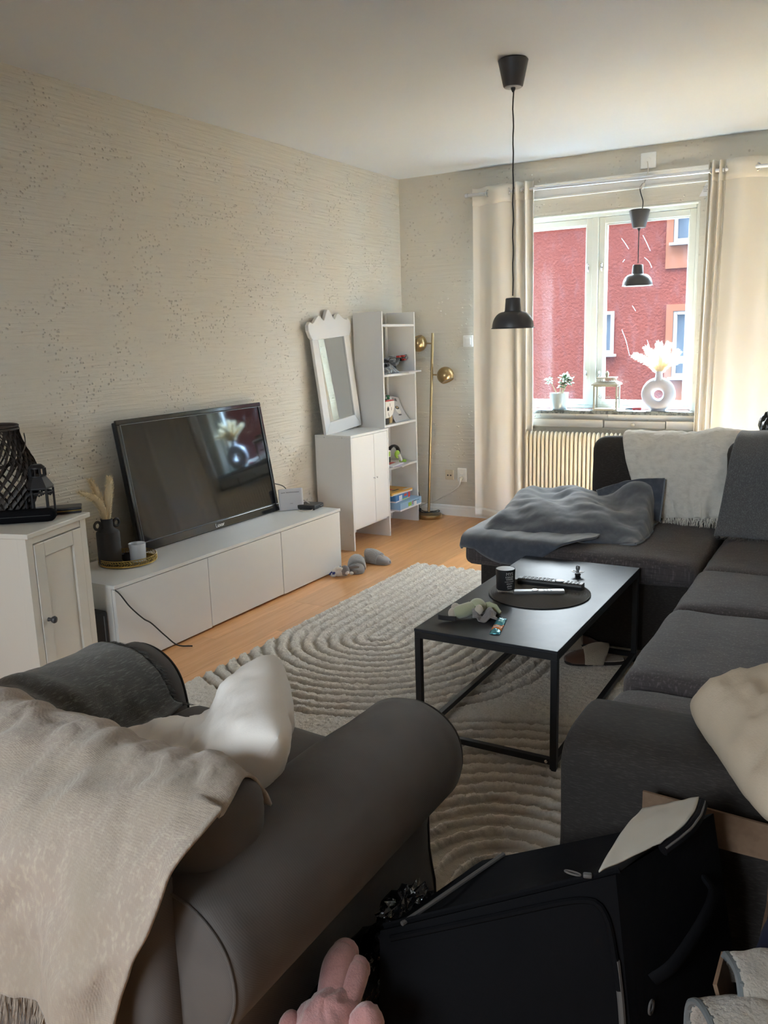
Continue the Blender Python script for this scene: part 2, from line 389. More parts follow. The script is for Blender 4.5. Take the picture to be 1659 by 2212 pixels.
class G:
    """Vertices and faces of one mesh object, in the coordinates it is built in."""

    def __init__(self):
        self.v, self.f, self.mi = [], [], []
        self.cur = 0

    def add(self, vs, fs):
        n = len(self.v)
        self.v.extend([tuple(p) for p in vs])
        self.f.extend([tuple(i + n for i in f) for f in fs])
        self.mi.extend([self.cur] * len(fs))
        return self

    def box(self, x0, x1, y0, y1, z0, z1, T=None):
        vs = [Vector((x, y, z)) for z in (z0, z1) for y in (y0, y1) for x in (x0, x1)]
        if T:
            vs = [T @ p for p in vs]
        return self.add(vs, [(0, 2, 3, 1), (4, 5, 7, 6), (0, 1, 5, 4), (2, 6, 7, 3), (0, 4, 6, 2), (1, 3, 7, 5)])

    def prism(self, pts, axis, a, b, T=None):
        """Closed polygon pts (2-D) extruded along axis from a to b."""
        n = len(pts)

        def P(p, t):
            q = {'x': (t, p[0], p[1]), 'y': (p[0], t, p[1]), 'z': (p[0], p[1], t)}[axis]
            q = Vector(q)
            return T @ q if T else q
        vs = [P(p, a) for p in pts] + [P(p, b) for p in pts]
        fs = [tuple(range(n))[::-1], tuple(range(n, 2 * n))]
        for i in range(n):
            j = (i + 1) % n
            fs.append((i, j, n + j, n + i))
        return self.add(vs, fs)

    def lathe(self, prof, c=(0, 0, 0), n=32, T=None, closed=False, sx=1.0, sy=1.0):
        """prof: (radius, z) list revolved about z through c."""
        vs, fs = [], []
        k = len(prof)
        for r, z in prof:
            for i in range(n):
                a = 2 * PI * i / n
                p = Vector((c[0] + sx * r * math.cos(a), c[1] + sy * r * math.sin(a), c[2] + z))
                vs.append(T @ p if T else p)
        for j in range(k if closed else k - 1):
            q = (j + 1) % k
            for i in range(n):
                i2 = (i + 1) % n
                fs.append((j * n + i, j * n + i2, q * n + i2, q * n + i))
        if not closed:
            fs.append(tuple(range(n))[::-1])
            fs.append(tuple(range((k - 1) * n, k * n)))
        return self.add(vs, fs)

    def tube(self, pts, r, n=8, closed=False, flat=1.0, T=None):
        """Swept tube along pts; r a number or a list; flat squashes it along the binormal."""
        pts = [Vector(p) for p in pts]
        m = len(pts)
        rs = r if hasattr(r, '__len__') else [r] * m
        vs, fs = [], []
        nrm = None
        for i, p in enumerate(pts):
            if closed:
                t = pts[(i + 1) % m] - pts[i - 1]
            else:
                t = pts[min(i + 1, m - 1)] - pts[max(i - 1, 0)]
            t = t.normalized() if t.length > 1e-9 else Vector((0, 0, 1))
            if nrm is None:
                ref = Vector((0, 0, 1)) if abs(t.z) < 0.9 else Vector((1, 0, 0))
                nrm = (ref - t * ref.dot(t)).normalized()
            else:
                nrm = nrm - t * nrm.dot(t)
                nrm = nrm.normalized() if nrm.length > 1e-6 else t.orthogonal().normalized()
            b = t.cross(nrm)
            for k in range(n):
                a = 2 * PI * k / n
                q = p + nrm * (math.cos(a) * rs[i]) + b * (math.sin(a) * rs[i] * flat)
                vs.append(T @ q if T else q)
        for i in range(m if closed else m - 1):
            j = (i + 1) % m
            for k in range(n):
                l = (k + 1) % n
                fs.append((i * n + k, i * n + l, j * n + l, j * n + k))
        if not closed:
            fs.append(tuple(range(n))[::-1])
            fs.append(tuple(range((m - 1) * n, m * n)))
        return self.add(vs, fs)

    def grid(self, P, wrap=False):
        """P: array (nu, nv, 3)."""
        nu, nv = len(P), len(P[0])
        vs = [tuple(P[i][j]) for i in range(nu) for j in range(nv)]
        fs = []
        for i in range(nu if wrap else nu - 1):
            i2 = (i + 1) % nu
            for j in range(nv - 1):
                fs.append((i * nv + j, i2 * nv + j, i2 * nv + j + 1, i * nv + j + 1))
        return self.add(vs, fs)

    def ball(self, c, r, nu=16, nv=10, T=None, amp=0.0, fs_=6.0):
        """Ellipsoid; r a number or (rx, ry, rz)."""
        r = r if hasattr(r, '__len__') else (r, r, r)
        vs, fs = [], []
        for j in range(nv + 1):
            th = PI * j / nv
            for i in range(nu):
                a = 2 * PI * i / nu
                d = Vector((math.sin(th) * math.cos(a), math.sin(th) * math.sin(a), math.cos(th)))
                k = 1.0 + (amp * fbm(d + Vector(c) * 3, fs_ * 0.4) if amp else 0)
                p = Vector((d.x * r[0] * k, d.y * r[1] * k, d.z * r[2] * k))
                p = (T @ p if T else p) + Vector(c)
                vs.append(p)
        for j in range(nv):
            for i in range(nu):
                i2 = (i + 1) % nu
                fs.append((j * nu + i, (j + 1) * nu + i, (j + 1) * nu + i2, j * nu + i2))
        return self.add(vs, fs)

    def soft(self, c, s, r=0.05, puff=(0, 0, 0), n=12, T=None, amp=0.0, fr=3.0, seed=0.0):
        """Rounded, slightly puffed box (cushion): centre c, size s, edge radius r, bulge puff along each axis."""
        hx, hy, hz = s[0] / 2, s[1] / 2, s[2] / 2
        idx, vs, fs = {}, [], []

        def V(i, j, k):
            key = (i, j, k)
            if key not in idx:
                p = Vector((2 * i / n - 1, 2 * j / n - 1, 2 * k / n - 1))
                w = [math.copysign(abs(math.sin(t * PI / 2)), t) for t in p]
                q = Vector((w[0] * hx, w[1] * hy, w[2] * hz))
                rr = min(r, hx, hy, hz)
                inn = Vector((max(-hx + rr, min(hx - rr, q.x)), max(-hy + rr, min(hy - rr, q.y)), max(-hz + rr, min(hz - rr, q.z))))
                d = q - inn
                if d.length > 1e-9:
                    d = d.normalized() * rr
                q = inn + d
                u = [q.x / hx, q.y / hy, q.z / hz]
                q = Vector((q.x + math.copysign(puff[0], u[0]) * abs(u[0]) * (1 - u[1] ** 2) * (1 - u[2] ** 2),
                            q.y + math.copysign(puff[1], u[1]) * abs(u[1]) * (1 - u[0] ** 2) * (1 - u[2] ** 2),
                            q.z + math.copysign(puff[2], u[2]) * abs(u[2]) * (1 - u[0] ** 2) * (1 - u[1] ** 2)))
                if amp:
                    e = fbm((q.x * fr + seed, q.y * fr, q.z * fr + seed), 1.0)
                    q = q + (d.normalized() if d.length > 1e-6 else Vector((0, 0, 1))) * amp * e
                q = (T @ q if T else q) + Vector(c)
                idx[key] = len(vs)
                vs.append(q)
            return idx[key]
        for a in range(n):
            for b in range(n):
                fs.append((V(a, b, 0), V(a, b + 1, 0), V(a + 1, b + 1, 0), V(a + 1, b, 0)))
                fs.append((V(a, b, n), V(a + 1, b, n), V(a + 1, b + 1, n), V(a, b + 1, n)))
                fs.append((V(a, 0, b), V(a + 1, 0, b), V(a + 1, 0, b + 1), V(a, 0, b + 1)))
                fs.append((V(a, n, b), V(a, n, b + 1), V(a + 1, n, b + 1), V(a + 1, n, b)))
                fs.append((V(0, a, b), V(0, a, b + 1), V(0, a + 1, b + 1), V(0, a + 1, b)))
                fs.append((V(n, a, b), V(n, a + 1, b), V(n, a + 1, b + 1), V(n, a, b + 1)))
        return self.add(vs, fs)

    def hairs(self, items, w=0.0012):
        """items: (root, tip, bend) thin two-triangle-strip strands."""
        vs, fs = [], []
        for a, b, c in items:
            a, b = Vector(a), Vector(b)
            d = b - a
            s = d.cross(Vector((random.uniform(-1, 1), random.uniform(-1, 1), random.uniform(-1, 1))))
            s = s.normalized() * w if s.length > 1e-9 else Vector((w, 0, 0))
            m = a + d * 0.55 + Vector(c)
            k = len(vs)
            vs += [a - s, a + s, m - s * 0.8, m + s * 0.8, b]
            fs += [(k, k + 1, k + 3, k + 2), (k + 2, k + 3, k + 4)]
        return self.add(vs, fs)


def link(o, parent=None):
    COL.objects.link(o)
    if parent is not None:
        o.parent = parent
    return o


def props(o, label=None, cat=None, group=None, kind=None):
    if label:
        o['label'] = label
    if cat:
        o['category'] = cat
    if group:
        o['group'] = group
    if kind:
        o['kind'] = kind
    return o


def E(name, label, cat, loc=(0, 0, 0), rot=(0, 0, 0), group=None, kind=None):
    """Top-level Empty at a thing's base."""
    o = bpy.data.objects.new(name, None)
    o.empty_display_size = 0.05
    o.location = loc
    o.rotation_euler = rot
    XF[o.name] = Matrix.LocRotScale(Vector(loc), __import__('mathutils').Euler(rot), None)
    link(o)
    return props(o, label, cat, group, kind)


def B(name, g, mats, parent=None, world=True, smooth=False, angle=40, bev=0, bevseg=2, sub=0, solid=0, label=None, cat=None, group=None, kind=None, off=0.0):
    """Link g as one mesh object. With world=True its coordinates are the room's and are turned into the parent's."""
    me = bpy.data.meshes.new(name)
    root = parent
    mtx = Matrix.Identity(4)
    while root is not None:
        if root.name in XF:
            mtx = XF[root.name]
            break
        root = root.parent
    loc0 = None
    vs = g.v
    if world and parent is not None:
        inv = mtx.inverted()
        vs = [tuple(inv @ Vector(p)) for p in vs]
    elif parent is None and len(vs):
        a = np.array(vs)
        loc0 = Vector(((a[:, 0].min() + a[:, 0].max()) / 2, (a[:, 1].min() + a[:, 1].max()) / 2, a[:, 2].min()))
        if kind == 'structure':
            loc0 = Vector((0, 0, 0))
        vs = (a - np.array(loc0)).tolist()
    me.from_pydata(vs, [], g.f)
    ml = mats if isinstance(mats, (list, tuple)) else [mats]
    for m in ml:
        me.materials.append(M[m] if isinstance(m, str) else m)
    if len(ml) > 1:
        me.polygons.foreach_set('material_index', g.mi)
    if smooth:
        me.polygons.foreach_set('use_smooth', [True] * len(me.polygons))
        if angle < 180:
            me.set_sharp_from_angle(angle=R(angle))
    me.update()
    o = bpy.data.objects.new(name, me)
    link(o, parent)
    if loc0 is not None:
        o.location = loc0
        XF[o.name] = Matrix.Translation(loc0)
    if solid:
        md = o.modifiers.new('thickness', 'SOLIDIFY')
        md.thickness = solid
        md.offset = off
    if bev:
        md = o.modifiers.new('bevel', 'BEVEL')
        md.width = bev
        md.segments = bevseg
        md.limit_method = 'ANGLE'
        md.angle_limit = R(35)
    if sub:
        md = o.modifiers.new('sub', 'SUBSURF')
        md.levels = md.render_levels = sub
    return props(o, label, cat, group, kind)


def copy_tree(o, parent=None, loc=None, rot=None, label=None):
    c = o.copy()
    COL.objects.link(c)
    if parent is not None:
        c.parent = parent
    if loc is not None:
        c.location = loc
    if rot is not None:
        c.rotation_euler = rot
    if label:
        c['label'] = label
    for ch in list(o.children):
        copy_tree(ch, c)
    return c


def text(name, s, size, T, mat, parent, depth=0.0006, align='CENTER'):
    """Flat lettering turned into a mesh part; T places it in the parent's coordinates."""
    cu = bpy.data.curves.new(name, 'FONT')
    cu.body = s
    cu.size = size
    cu.align_x = align
    cu.align_y = 'CENTER'
    cu.extrude = depth
    cu.resolution_u = 2
    t = bpy.data.objects.new('tmp', cu)
    me = t.to_mesh()
    me2 = me.copy()
    t.to_mesh_clear()
    bpy.data.objects.remove(t)
    me2.transform(T)
    me2.materials.clear()
    me2.materials.append(M[mat])
    o = bpy.data.objects.new(name, me2)
    return link(o, parent)


def frame(origin, xdir, ydir):
    """Matrix whose x and y axes follow xdir and ydir at origin."""
    x = Vector(xdir).normalized()
    z = x.cross(Vector(ydir)).normalized()
    y = z.cross(x)
    m = Matrix.Identity(4)
    for i in range(3):
        m[i][0], m[i][1], m[i][2], m[i][3] = x[i], y[i], z[i], origin[i]
    return m


def spline(pts, n=10):
    """Catmull-Rom points through pts."""
    P = [Vector(p) for p in pts]
    P = [P[0] * 2 - P[1]] + P + [P[-1] * 2 - P[-2]]
    out = []
    for i in range(1, len(P) - 2):
        a, b, c, d = P[i - 1], P[i], P[i + 1], P[i + 2]
        for k in range(n):
            t = k / n
            out.append(0.5 * ((2 * b) + (c - a) * t + (2 * a - 5 * b + 4 * c - d) * t * t + (3 * b - a - 3 * c + d) * t ** 3))
    out.append(P[-2])
    return out


def cspline(pts, n=6):
    """Closed Catmull-Rom loop."""
    P = [Vector(p) for p in pts]
    m = len(P)
    out = []
    for i in range(m):
        a, b, c, d = P[i - 1], P[i], P[(i + 1) % m], P[(i + 2) % m]
        for k in range(n):
            t = k / n
            out.append(0.5 * ((2 * b) + (c - a) * t + (2 * a - 5 * b + 4 * c - d) * t * t + (3 * b - a - 3 * c + d) * t ** 3))
    return out


def cloth(fn, nu, nv, wr=(), seed=0.0):
    """Grid of fn(u, v) pushed along its normals by noise; wr: (frequency u, frequency v, amplitude)."""
    P = np.zeros((nu, nv, 3))
    for i in range(nu):
        for j in range(nv):
            P[i, j] = fn(i / (nu - 1), j / (nv - 1))
    du = np.gradient(P, axis=0)
    dv = np.gradient(P, axis=1)
    N = np.cross(du, dv)
    L = np.linalg.norm(N, axis=2, keepdims=True)
    N = N / np.maximum(L, 1e-9)
    D = np.zeros((nu, nv))
    for fu, fv, a in wr:
        for i in range(nu):
            for j in range(nv):
                D[i, j] += a * mnoise.noise(Vector((i / (nu - 1) * fu + seed, j / (nv - 1) * fv, seed * 1.7 + fu)))
    return P + N * D[:, :, None], N


def pathfn(pts):
    """Arc-length parametrised polyline through a spline of pts; returns f(t)."""
    S = spline(pts, 12)
    d = [0.0]
    for a, b in zip(S, S[1:]):
        d.append(d[-1] + (b - a).length)
    tot = d[-1]

    def f(t):
        x = max(0.0, min(1.0, t)) * tot
        lo = 0
        hi = len(d) - 1
        while hi - lo > 1:
            mid = (lo + hi) // 2
            if d[mid] <= x:
                lo = mid
            else:
                hi = mid
        k = (x - d[lo]) / max(d[hi] - d[lo], 1e-9)
        return S[lo].lerp(S[hi], k)
    return f
# ------------------------------------------------------------------ room shell
RX, RY, RZ = 4.55, -7.3, 2.58
W1 = (0.80, 2.205, 0.86, 2.21)
W2 = (2.49, 3.72, 0.86, 2.21)

g = G()
g.box(-0.2, 0.0, RY - 0.2, 0.0, -0.05, RZ + 0.12)
B('wall_left', g, 'wall', kind='structure')
g = G()
g.box(RX, RX + 0.2, RY - 0.2, 0.0, -0.05, RZ + 0.12)
B('wall_right', g, 'wall', kind='structure')
g = G()
WFILL = (1.45, 2.85, 1.05, 2.20)  # unseen opening added in this wall to let in fill light
g.box(0, RX, RY - 0.2, RY, -0.05, WFILL[2])
g.box(0, RX, RY - 0.2, RY, WFILL[3], RZ + 0.12)
g.box(0, WFILL[0], RY - 0.2, RY, WFILL[2], WFILL[3])
g.box(WFILL[1], RX, RY - 0.2, RY, WFILL[2], WFILL[3])
B('wall_front', g, 'wallb', kind='structure')
g = G()
xs = [0.0, W1[0], W1[1], W2[0], W2[1], RX]
g.box(0, RX, 0, 0.19, -0.05, W1[2] - 0.03)
g.box(0, RX, 0, 0.19, W1[3], RZ + 0.12)
for a, b in ((xs[0], xs[1]), (xs[2], xs[3]), (xs[4], xs[5])):
    g.box(a, b, 0, 0.19, W1[2] - 0.03, W1[3])
B('wall_back', g, 'wallb', kind='structure')
g = G()
g.box(0, RX, RY, 0, RZ, RZ + 0.12)
g2 = G()
g2.box(-14, 18, 0.195, 0.215, W1[3], 16.0)  # unseen height added to block sky light from the facade opposite
g2.box(-14, 18, 0.195, 0.215, -4.0, W1[2] - 0.03)
for a, b in ((-14, W1[0]), (W1[1], W2[0]), (W2[1], 18)):
    g2.box(a, b, 0.195, 0.215, W1[2] - 0.03, W1[3])
B('wall_sky_block', g2, 'outwall', kind='structure')
B('ceiling', g, 'ceil', kind='structure')

# floor: boards of their own laid along the room, joints open by a hair
g = G()
g.box(0, RX, RY, 0, -0.05, -0.013)
floor = B('floor', g, 'subfloor', kind='structure')
bw, bl = 0.196, 1.28
meshes = {}
row = 0
x = 0.0
while x < RX - 0.001:
    w = min(bw, RX - x)
    y = RY - [0.0, 0.42, 0.86, 0.21, 0.63, 1.07][row % 6]
    while y < 0:
        a, b = max(y, RY), min(y + bl, 0.0)
        if b - a > 0.02:
            key = (round(w, 3), round(b - a, 3))
            if key not in meshes:
                q = G()
                q.box(-w / 2 + 0.0004, w / 2 - 0.0006, -(b - a) / 2 + 0.0004, (b - a) / 2 - 0.0004, -0.013, 0.0)
                o = B('plank', q, 'floor', floor, world=False)
                meshes[key] = o.data
            else:
                o = bpy.data.objects.new('plank', meshes[key])
                link(o, floor)
            o.location = (x + w / 2, (a + b) / 2, 0)
        y += bl
    x += bw
    row += 1


def baseboard(name, axis, c, a, b, s):
    g = G()
    prof = [(0, 0), (0.016, 0), (0.016, 0.052), (0.011, 0.060), (0.011, 0.076), (0.005, 0.084), (0, 0.084)]
    if axis == 'x':
        g.prism([(c + s * p, z) for p, z in prof], 'x', a, b)
    else:
        g.prism([(c + s * p, z) for p, z in prof], 'y', a, b)
    B(name, g, 'trimw', kind='structure')


baseboard('baseboard_back', 'x', 0.0, 0.0, RX, -1)
baseboard('baseboard_left', 'y', 0.0, RY, -0.017, 1)
baseboard('baseboard_right', 'y', RX, RY, -0.017, -1)
baseboard('baseboard_front', 'x', RY, 0.017, RX - 0.017, 1)


# ------------------------------------------------------------------ windows
def window(n, w, detail=True):
    x0, x1, z0, z1 = w
    root = E('window_%d' % n, None, None, ((x0 + x1) / 2, 0.12, z0), kind='structure')
    ya, yb = 0.075, 0.175
    fw = 0.034
    xm = (x0 + x1) / 2
    for nm, bx in (('jamb', (x0, x0 + fw, z0, z1)), ('jamb', (x1 - fw, x1, z0, z1)), ('head', (x0 + fw, x1 - fw, z1 - fw, z1)), ('bottom_rail', (x0 + fw, x1 - fw, z0, z0 + 0.022)), ('mullion', (xm - 0.022, xm + 0.022, z0 + 0.022, z1 - fw))):
        q = G().box(bx[0], bx[1], ya, yb, bx[2], bx[3])
        B(nm, q, 'winframe', root, bev=0.004)
    q = G()
    q.box(x0, x1, 0.0, ya, z1 - 0.012, z1 - 0.001)
    q.box(x0, x0 + 0.012, 0.0, ya, z0, z1 - 0.012)
    q.box(x1 - 0.012, x1, 0.0, ya, z0, z1 - 0.012)
    B('lining', q, 'winframe', root, bev=0.002)
    for a, b in ((x0 + fw, xm - 0.022), (xm + 0.022, x1 - fw)):
        zb, zt = z0 + 0.022, z1 - fw
        st = 0.044
        q = G()
        for yy, d in ((0.090, 0.0), (0.106, 0.010)):
            s2 = st + d
            q.box(a + 0.002, a + s2, yy, yy + 0.034, zb + 0.002, zt - 0.002)
            q.box(b - s2, b - 0.002, yy, yy + 0.034, zb + 0.002, zt - 0.002)
            q.box(a + s2, b - s2, yy, yy + 0.034, zt - s2, zt - 0.002)
            q.box(a + s2, b - s2, yy, yy + 0.034, zb + 0.002, zb + s2 * 0.7)
        sash = B('sash', q, 'winframe', root, bev=0.003)
        q = G().box(a + st, b - st, 0.124, 0.128, zb + st * 0.6, zt - st)
        B('pane', q, 'pane', sash)
        if detail:
            q = G()
            hx = b - 0.026 if b < xm else a + 0.026
            for hz in (z0 + 0.24, z0 + 0.98):
                q.tube([(hx, 0.086, hz - 0.024), (hx, 0.076, hz - 0.012), (hx, 0.076, hz + 0.012), (hx, 0.086, hz + 0.024)], 0.0055, 8)
                q.ball((hx, 0.072, hz + 0.020), 0.009, 10, 6)
                q.tube([(hx, 0.088, hz), (hx, 0.074, hz)], 0.008, 8)
            B('catch', q, 'chrome', sash, smooth=True)
    return root


window(1, W1)
SCR = [[(1.673, 0.122, 2.026), (1.703, 0.122, 1.984), (1.723, 0.122, 1.952)], [(1.817, 0.122, 2.035), (1.844, 0.122, 1.982), (1.87, 0.122, 1.929)], [(1.831, 0.122, 1.889), (1.863, 0.122, 1.859), (1.883, 0.122, 1.818)], [(1.759, 0.122, 1.572), (1.783, 0.122, 1.534)], [(1.69, 0.122, 1.411), (1.721, 0.122, 1.336), (1.75, 0.122, 1.23)], [(1.868, 0.122, 1.333), (1.892, 0.122, 1.269)], [(1.699, 0.122, 1.886), (1.684, 0.123, 1.868)]]
for o in [c for c in bpy.data.objects if c.name.startswith('sash') and c.parent and c.parent.name == 'window_1'][1:2]:
    q = G()
    for s_ in SCR:
        q.tube(spline(s_, 4), [0.0006 + 0.0008 * math.sin(PI * k / (4 * (len(s_) - 1))) for k in range(4 * (len(s_) - 1) + 1)], 5, flat=0.2)
    B('scratches', q, 'scratch', o, kind='stuff')
window(2, W2, False)
wfill = window(3, WFILL, False)  # added window behind the camera, sky fill for the foreground
wfill.location = (2.15, RY - 0.12, 1.05)
wfill.rotation_euler = (0, 0, PI)

# stone sills
for n, w in ((1, W1), (2, W2)):
    g = G().box(w[0] - 0.06, w[1] + 0.06, -0.058 if n == 1 else -0.015, 0.0, 0.831, 0.857)
    g.box(w[0], w[1], 0.0, 0.080, 0.831, 0.857)
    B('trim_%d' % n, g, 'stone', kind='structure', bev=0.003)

# curtain board above the windows
g = G().box(0.66, 4.2, -0.024, -0.0005, 2.318, 2.415)
g.box(0.66, 4.2, -0.030, -0.024, 2.318, 2.330)
g.box(0.66, 4.2, -0.030, -0.024, 2.404, 2.415)
B('trim_3', g, 'trimw', kind='structure', bev=0.002)

# ------------------------------------------------------------------ outside
g = G().box(-40, 40, -60, 60, -4.2, -4.0)
B('ground', g, 'street', kind='structure')
g = G()
FY = 9.5
wins = [(-1.20, -0.872, 0.99, 1.742, False), (0.145, 1.30, 0.575, 1.70, True), (0.10, 1.25, 2.83, 3.7, True), (4.0, 5.1, 0.575, 1.70, True), (4.0, 5.1, 2.83, 3.7, True)]
zs = sorted(set([-4.0, 3.9] + [w[2] for w in wins] + [w[3] for w in wins]))
xs = sorted(set([-16.0, 20.0] + [w[0] for w in wins] + [w[1] for w in wins]))
red = E('apartment_building', 'brick red rendered apartment building with orange window surrounds across the street', 'building', (1.0, FY, -4.0))
for i in range(len(xs) - 1):
    for j in range(len(zs) - 1):
        cx, cz = (xs[i] + xs[i + 1]) / 2, (zs[j] + zs[j + 1]) / 2
        if any(w[0] < cx < w[1] and w[2] < cz < w[3] for w in wins):
            continue
        g.box(xs[i], xs[i + 1], FY, FY + 0.25, zs[j], zs[j + 1])
g.box(-16, 20, FY + 1.5, FY + 1.7, -4.0, 3.9)
B('facade_wall', g, 'facade', red)
g = G().prism([(FY - 0.35, 3.9), (FY + 4.5, 4.3), (FY + 9.3, 3.9)], 'x', -16.3, 20.3)
B('roof', g, 'roof', red)
for a, b, c, d, tr in wins:
    f = G()
    t = 0.065
    f.box(a, a + t, FY - 0.02, FY + 0.10, c, d)
    f.box(b - t, b, FY - 0.02, FY + 0.10, c, d)
    f.box(a + t, b - t, FY - 0.02, FY + 0.10, d - t, d)
    f.box(a + t, b - t, FY - 0.02, FY + 0.10, c, c + t)
    f.box(a - 0.05, b + 0.05, FY - 0.12, FY + 0.02, c - 0.05, c)
    if tr:
        f.box((a + b) / 2 - 0.03, (a + b) / 2 + 0.03, FY - 0.01, FY + 0.08, c + t, d - t)
    fr = B('window_frame', f, 'farwhite', red, bev=0.008)
    p = G().box(a + t, b - t, FY + 0.04, FY + 0.05, c + t, d - t)
    B('pane', p, 'farglass', fr)
    if tr:
        s = G()
        w_ = 0.115
        s.box(a - w_, a, FY - 0.03, FY, c - 0.42, d + w_)
        s.box(b, b + w_, FY - 0.03, FY, c - 0.42, d + w_)
        s.box(a, b, FY - 0.03, FY, d, d + w_)
        s.box(a, b, FY - 0.03, FY, c - 0.42, c - 0.05)
        B('window_surround', s, 'facadet', red)

# ------------------------------------------------------------------ radiator under window 1
rad = E('radiator', 'cream ribbed column radiator below the stone window sill', 'radiator', (1.65, -0.10, 0.10))
q = G()
q.soft((0, 0, 0.30), (0.010, 0.10, 0.56), 0.005, n=4)
q.tube([(0, -0.046, 0.04), (0, -0.046, 0.545)], 0.0122, 8)
q.tube([(0, 0.046, 0.04), (0, 0.046, 0.545)], 0.0105, 8)
q.ball((0, -0.02, 0.560), (0.0142, 0.043, 0.050), 10, 8)
q.ball((0, 0, 0.035), (0.0132, 0.055, 0.03), 10, 8)
fin = None
for k in range(39):
    xx = 1.090 + k * 0.0305
    if fin is None:
        fin = B('radiator_fin', q, 'cream', rad, world=False, smooth=True)
        o = fin
    else:
        o = fin.copy()
        COL.objects.link(o)
    o.location = (xx - 1.65, 0, 0)
q = G()
q.tube([(1.075, -0.10, 0.16), (2.265, -0.10, 0.16)], 0.016, 10)
q.tube([(1.075, -0.10, 0.655), (2.265, -0.10, 0.655)], 0.013, 10)
q.box(1.13, 1.17, -0.07, -0.03, 0.15, 0.25)
q.box(2.16, 2.20, -0.07, -0.03, 0.15, 0.25)
q.box(1.13, 1.17, -0.07, -0.03, 0.60, 0.64)
q.box(2.16, 2.20, -0.07, -0.03, 0.60, 0.64)
B('header_pipe', q, 'cream', rad, smooth=True)
cov = E('radiator_cover', 'beige flap boards with a round knob under the window sill', 'cover', (1.5, -0.03, 0.75))
for a, b, zt, zb, yy in ((0.80, 1.613, 0.790, 0.732, -0.034), (1.622, 2.042, 0.785, 0.735, -0.026), (2.048, 2.40, 0.790, 0.730, -0.034)):
    q = G().box(a, b, yy, -0.001, zb, zt)
    B('flap_board', q, 'panel', cov, bev=0.003)
q = G().lathe([(0.003, 0), (0.006, 0.004), (0.006, 0.010), (0.013, 0.014), (0.013, 0.019), (0.009, 0.023), (0.001, 0.024)], n=16, T=frame((1.826, -0.026, 0.762), (1, 0, 0), (0, 0, 1)))
B('knob', q, 'panel', cov, smooth=True)

# ------------------------------------------------------------------ curtain rod and curtains
rod = E('curtain_rod', 'thin aluminium curtain rod across the top of the window', 'curtain rod', (1.9, -0.10, 2.37))


def rodz(x):
    return 2.387 - (x - 0.66) * 0.016


q = G().tube([(0.60, -0.10, rodz(0.60)), (4.1, -0.10, rodz(4.1))], 0.0115, 14)
q.lathe([(0.014, 0), (0.014, 0.02), (0.004, 0.024)], n=14, T=frame((0.60, -0.10, rodz(0.6)), (0, 1, 0), (0, 0, 1)))
B('rod', q, 'alu', rod, smooth=True)
for bx in (0.86, 1.885, 3.3):
    q = G().box(bx - 0.04, bx + 0.04, -0.034, -0.0245, 2.372, 2.392)
    q.tube([(bx, -0.03, 2.38), (bx, -0.085, rodz(bx) - 0.004), (bx, -0.10, rodz(bx) - 0.016)], 0.005, 8)
    B('bracket', q, 'alu', rod, smooth=True)


def curtain(name, label, xf, yf, zt, zb, eyes, nu, nv=46, loc=(0, 0, 0), seed=0.0):
    root = E(name, label, 'curtain', loc)

    def fn(u, v):
        z = zt(u) + (zb - zt(u)) * v
        k = min(1.0, v * 3)
        return (xf(u, v), yf(u, v) + 0.006 * mnoise.noise(Vector((u * 9 + seed, v * 5, 1))) * k, z)
    P, N = cloth(fn, nu, nv, ((14, 3, 0.004),), seed)
    o = B('cloth', G().grid(P), 'curtain', root, smooth=True, angle=180, solid=0.0016)
    Pb = [[P[i, j] + N[i, j] * 0.002 - np.array([0, 0.0, 0]) for j in range(0, 4)] for i in range(nu)]
    Pb = np.array([[fn(i / (nu - 1), 0.050 * j / 3) for j in range(4)] for i in range(nu)])
    Pb[:, :, 1] -= 0.004
    B('heading_band', G().grid(Pb), 'curtain', root, smooth=True, angle=180, solid=0.0012)
    Pb = np.array([[fn(i / (nu - 1), 1 - 0.03 * j / 3) for j in range(4)] for i in range(nu)])
    Pb[:, :, 1] -= 0.003
    B('hem', G().grid(Pb), 'curtain', root, smooth=True, angle=180, solid=0.0012)
    for u, dx, dy in eyes:
        c = Vector((xf(u, 0.02), yf(u, 0.02), rodz(xf(u, 0.02))))
        T = frame(c, (dx, dy, 0), (0, 0, 1))
        ring = [T @ Vector((0.0215 * math.cos(a), 0.0215 * math.sin(a), 0)) for a in [2 * PI * k / 28 for k in range(28)]]
        B('eyelet', G().tube(ring, 0.0042, 8, closed=True), 'chrome', root, smooth=True)
    return root


def lx(u, v):
    a = 0.655 + 0.30 * u / 0.5 if u < 0.5 else 0.955 + 0.170 * (u - 0.5) / 0.5
    return a - 0.02 * v * math.sin(u * 7) + 0.012 * v * (u > 0.5) * math.sin(u * 40)


def ly(u, v):
    if u < 0.5:
        w = math.sin(u / 0.5 * 2 * PI * 1.0 + 0.4) * 0.030
    else:
        w = math.sin(0.4 + (u - 0.5) / 0.5 * 2 * PI * 2.5) * 0.036
    return -0.110 + w * (1 - 0.12 * math.sin(v * 3))


curtain('curtain', 'left beige linen curtain hanging beside the wall switch', lx, ly, lambda u: 2.432 - 0.004 * math.sin(u * 25), 0.03,
        ((0.215, 0.9, 0.4), (0.468, 0.6, -0.8), (0.58, 0.5, 0.86), (0.78, 0.4, 0.9), (0.96, 0.35, -0.93)), 150, loc=(0.88, -0.10, 0.03), seed=2.0)


def rx(u, v):
    if u < 0.30:
        a = 2.262 + 0.105 * u / 0.30
    else:
        a = 2.367 + 1.05 * (u - 0.30) / 0.70
    return a - (0.030 * v if u < 0.30 else 0.030 * v * (1 - (u - 0.3) / 0.7))


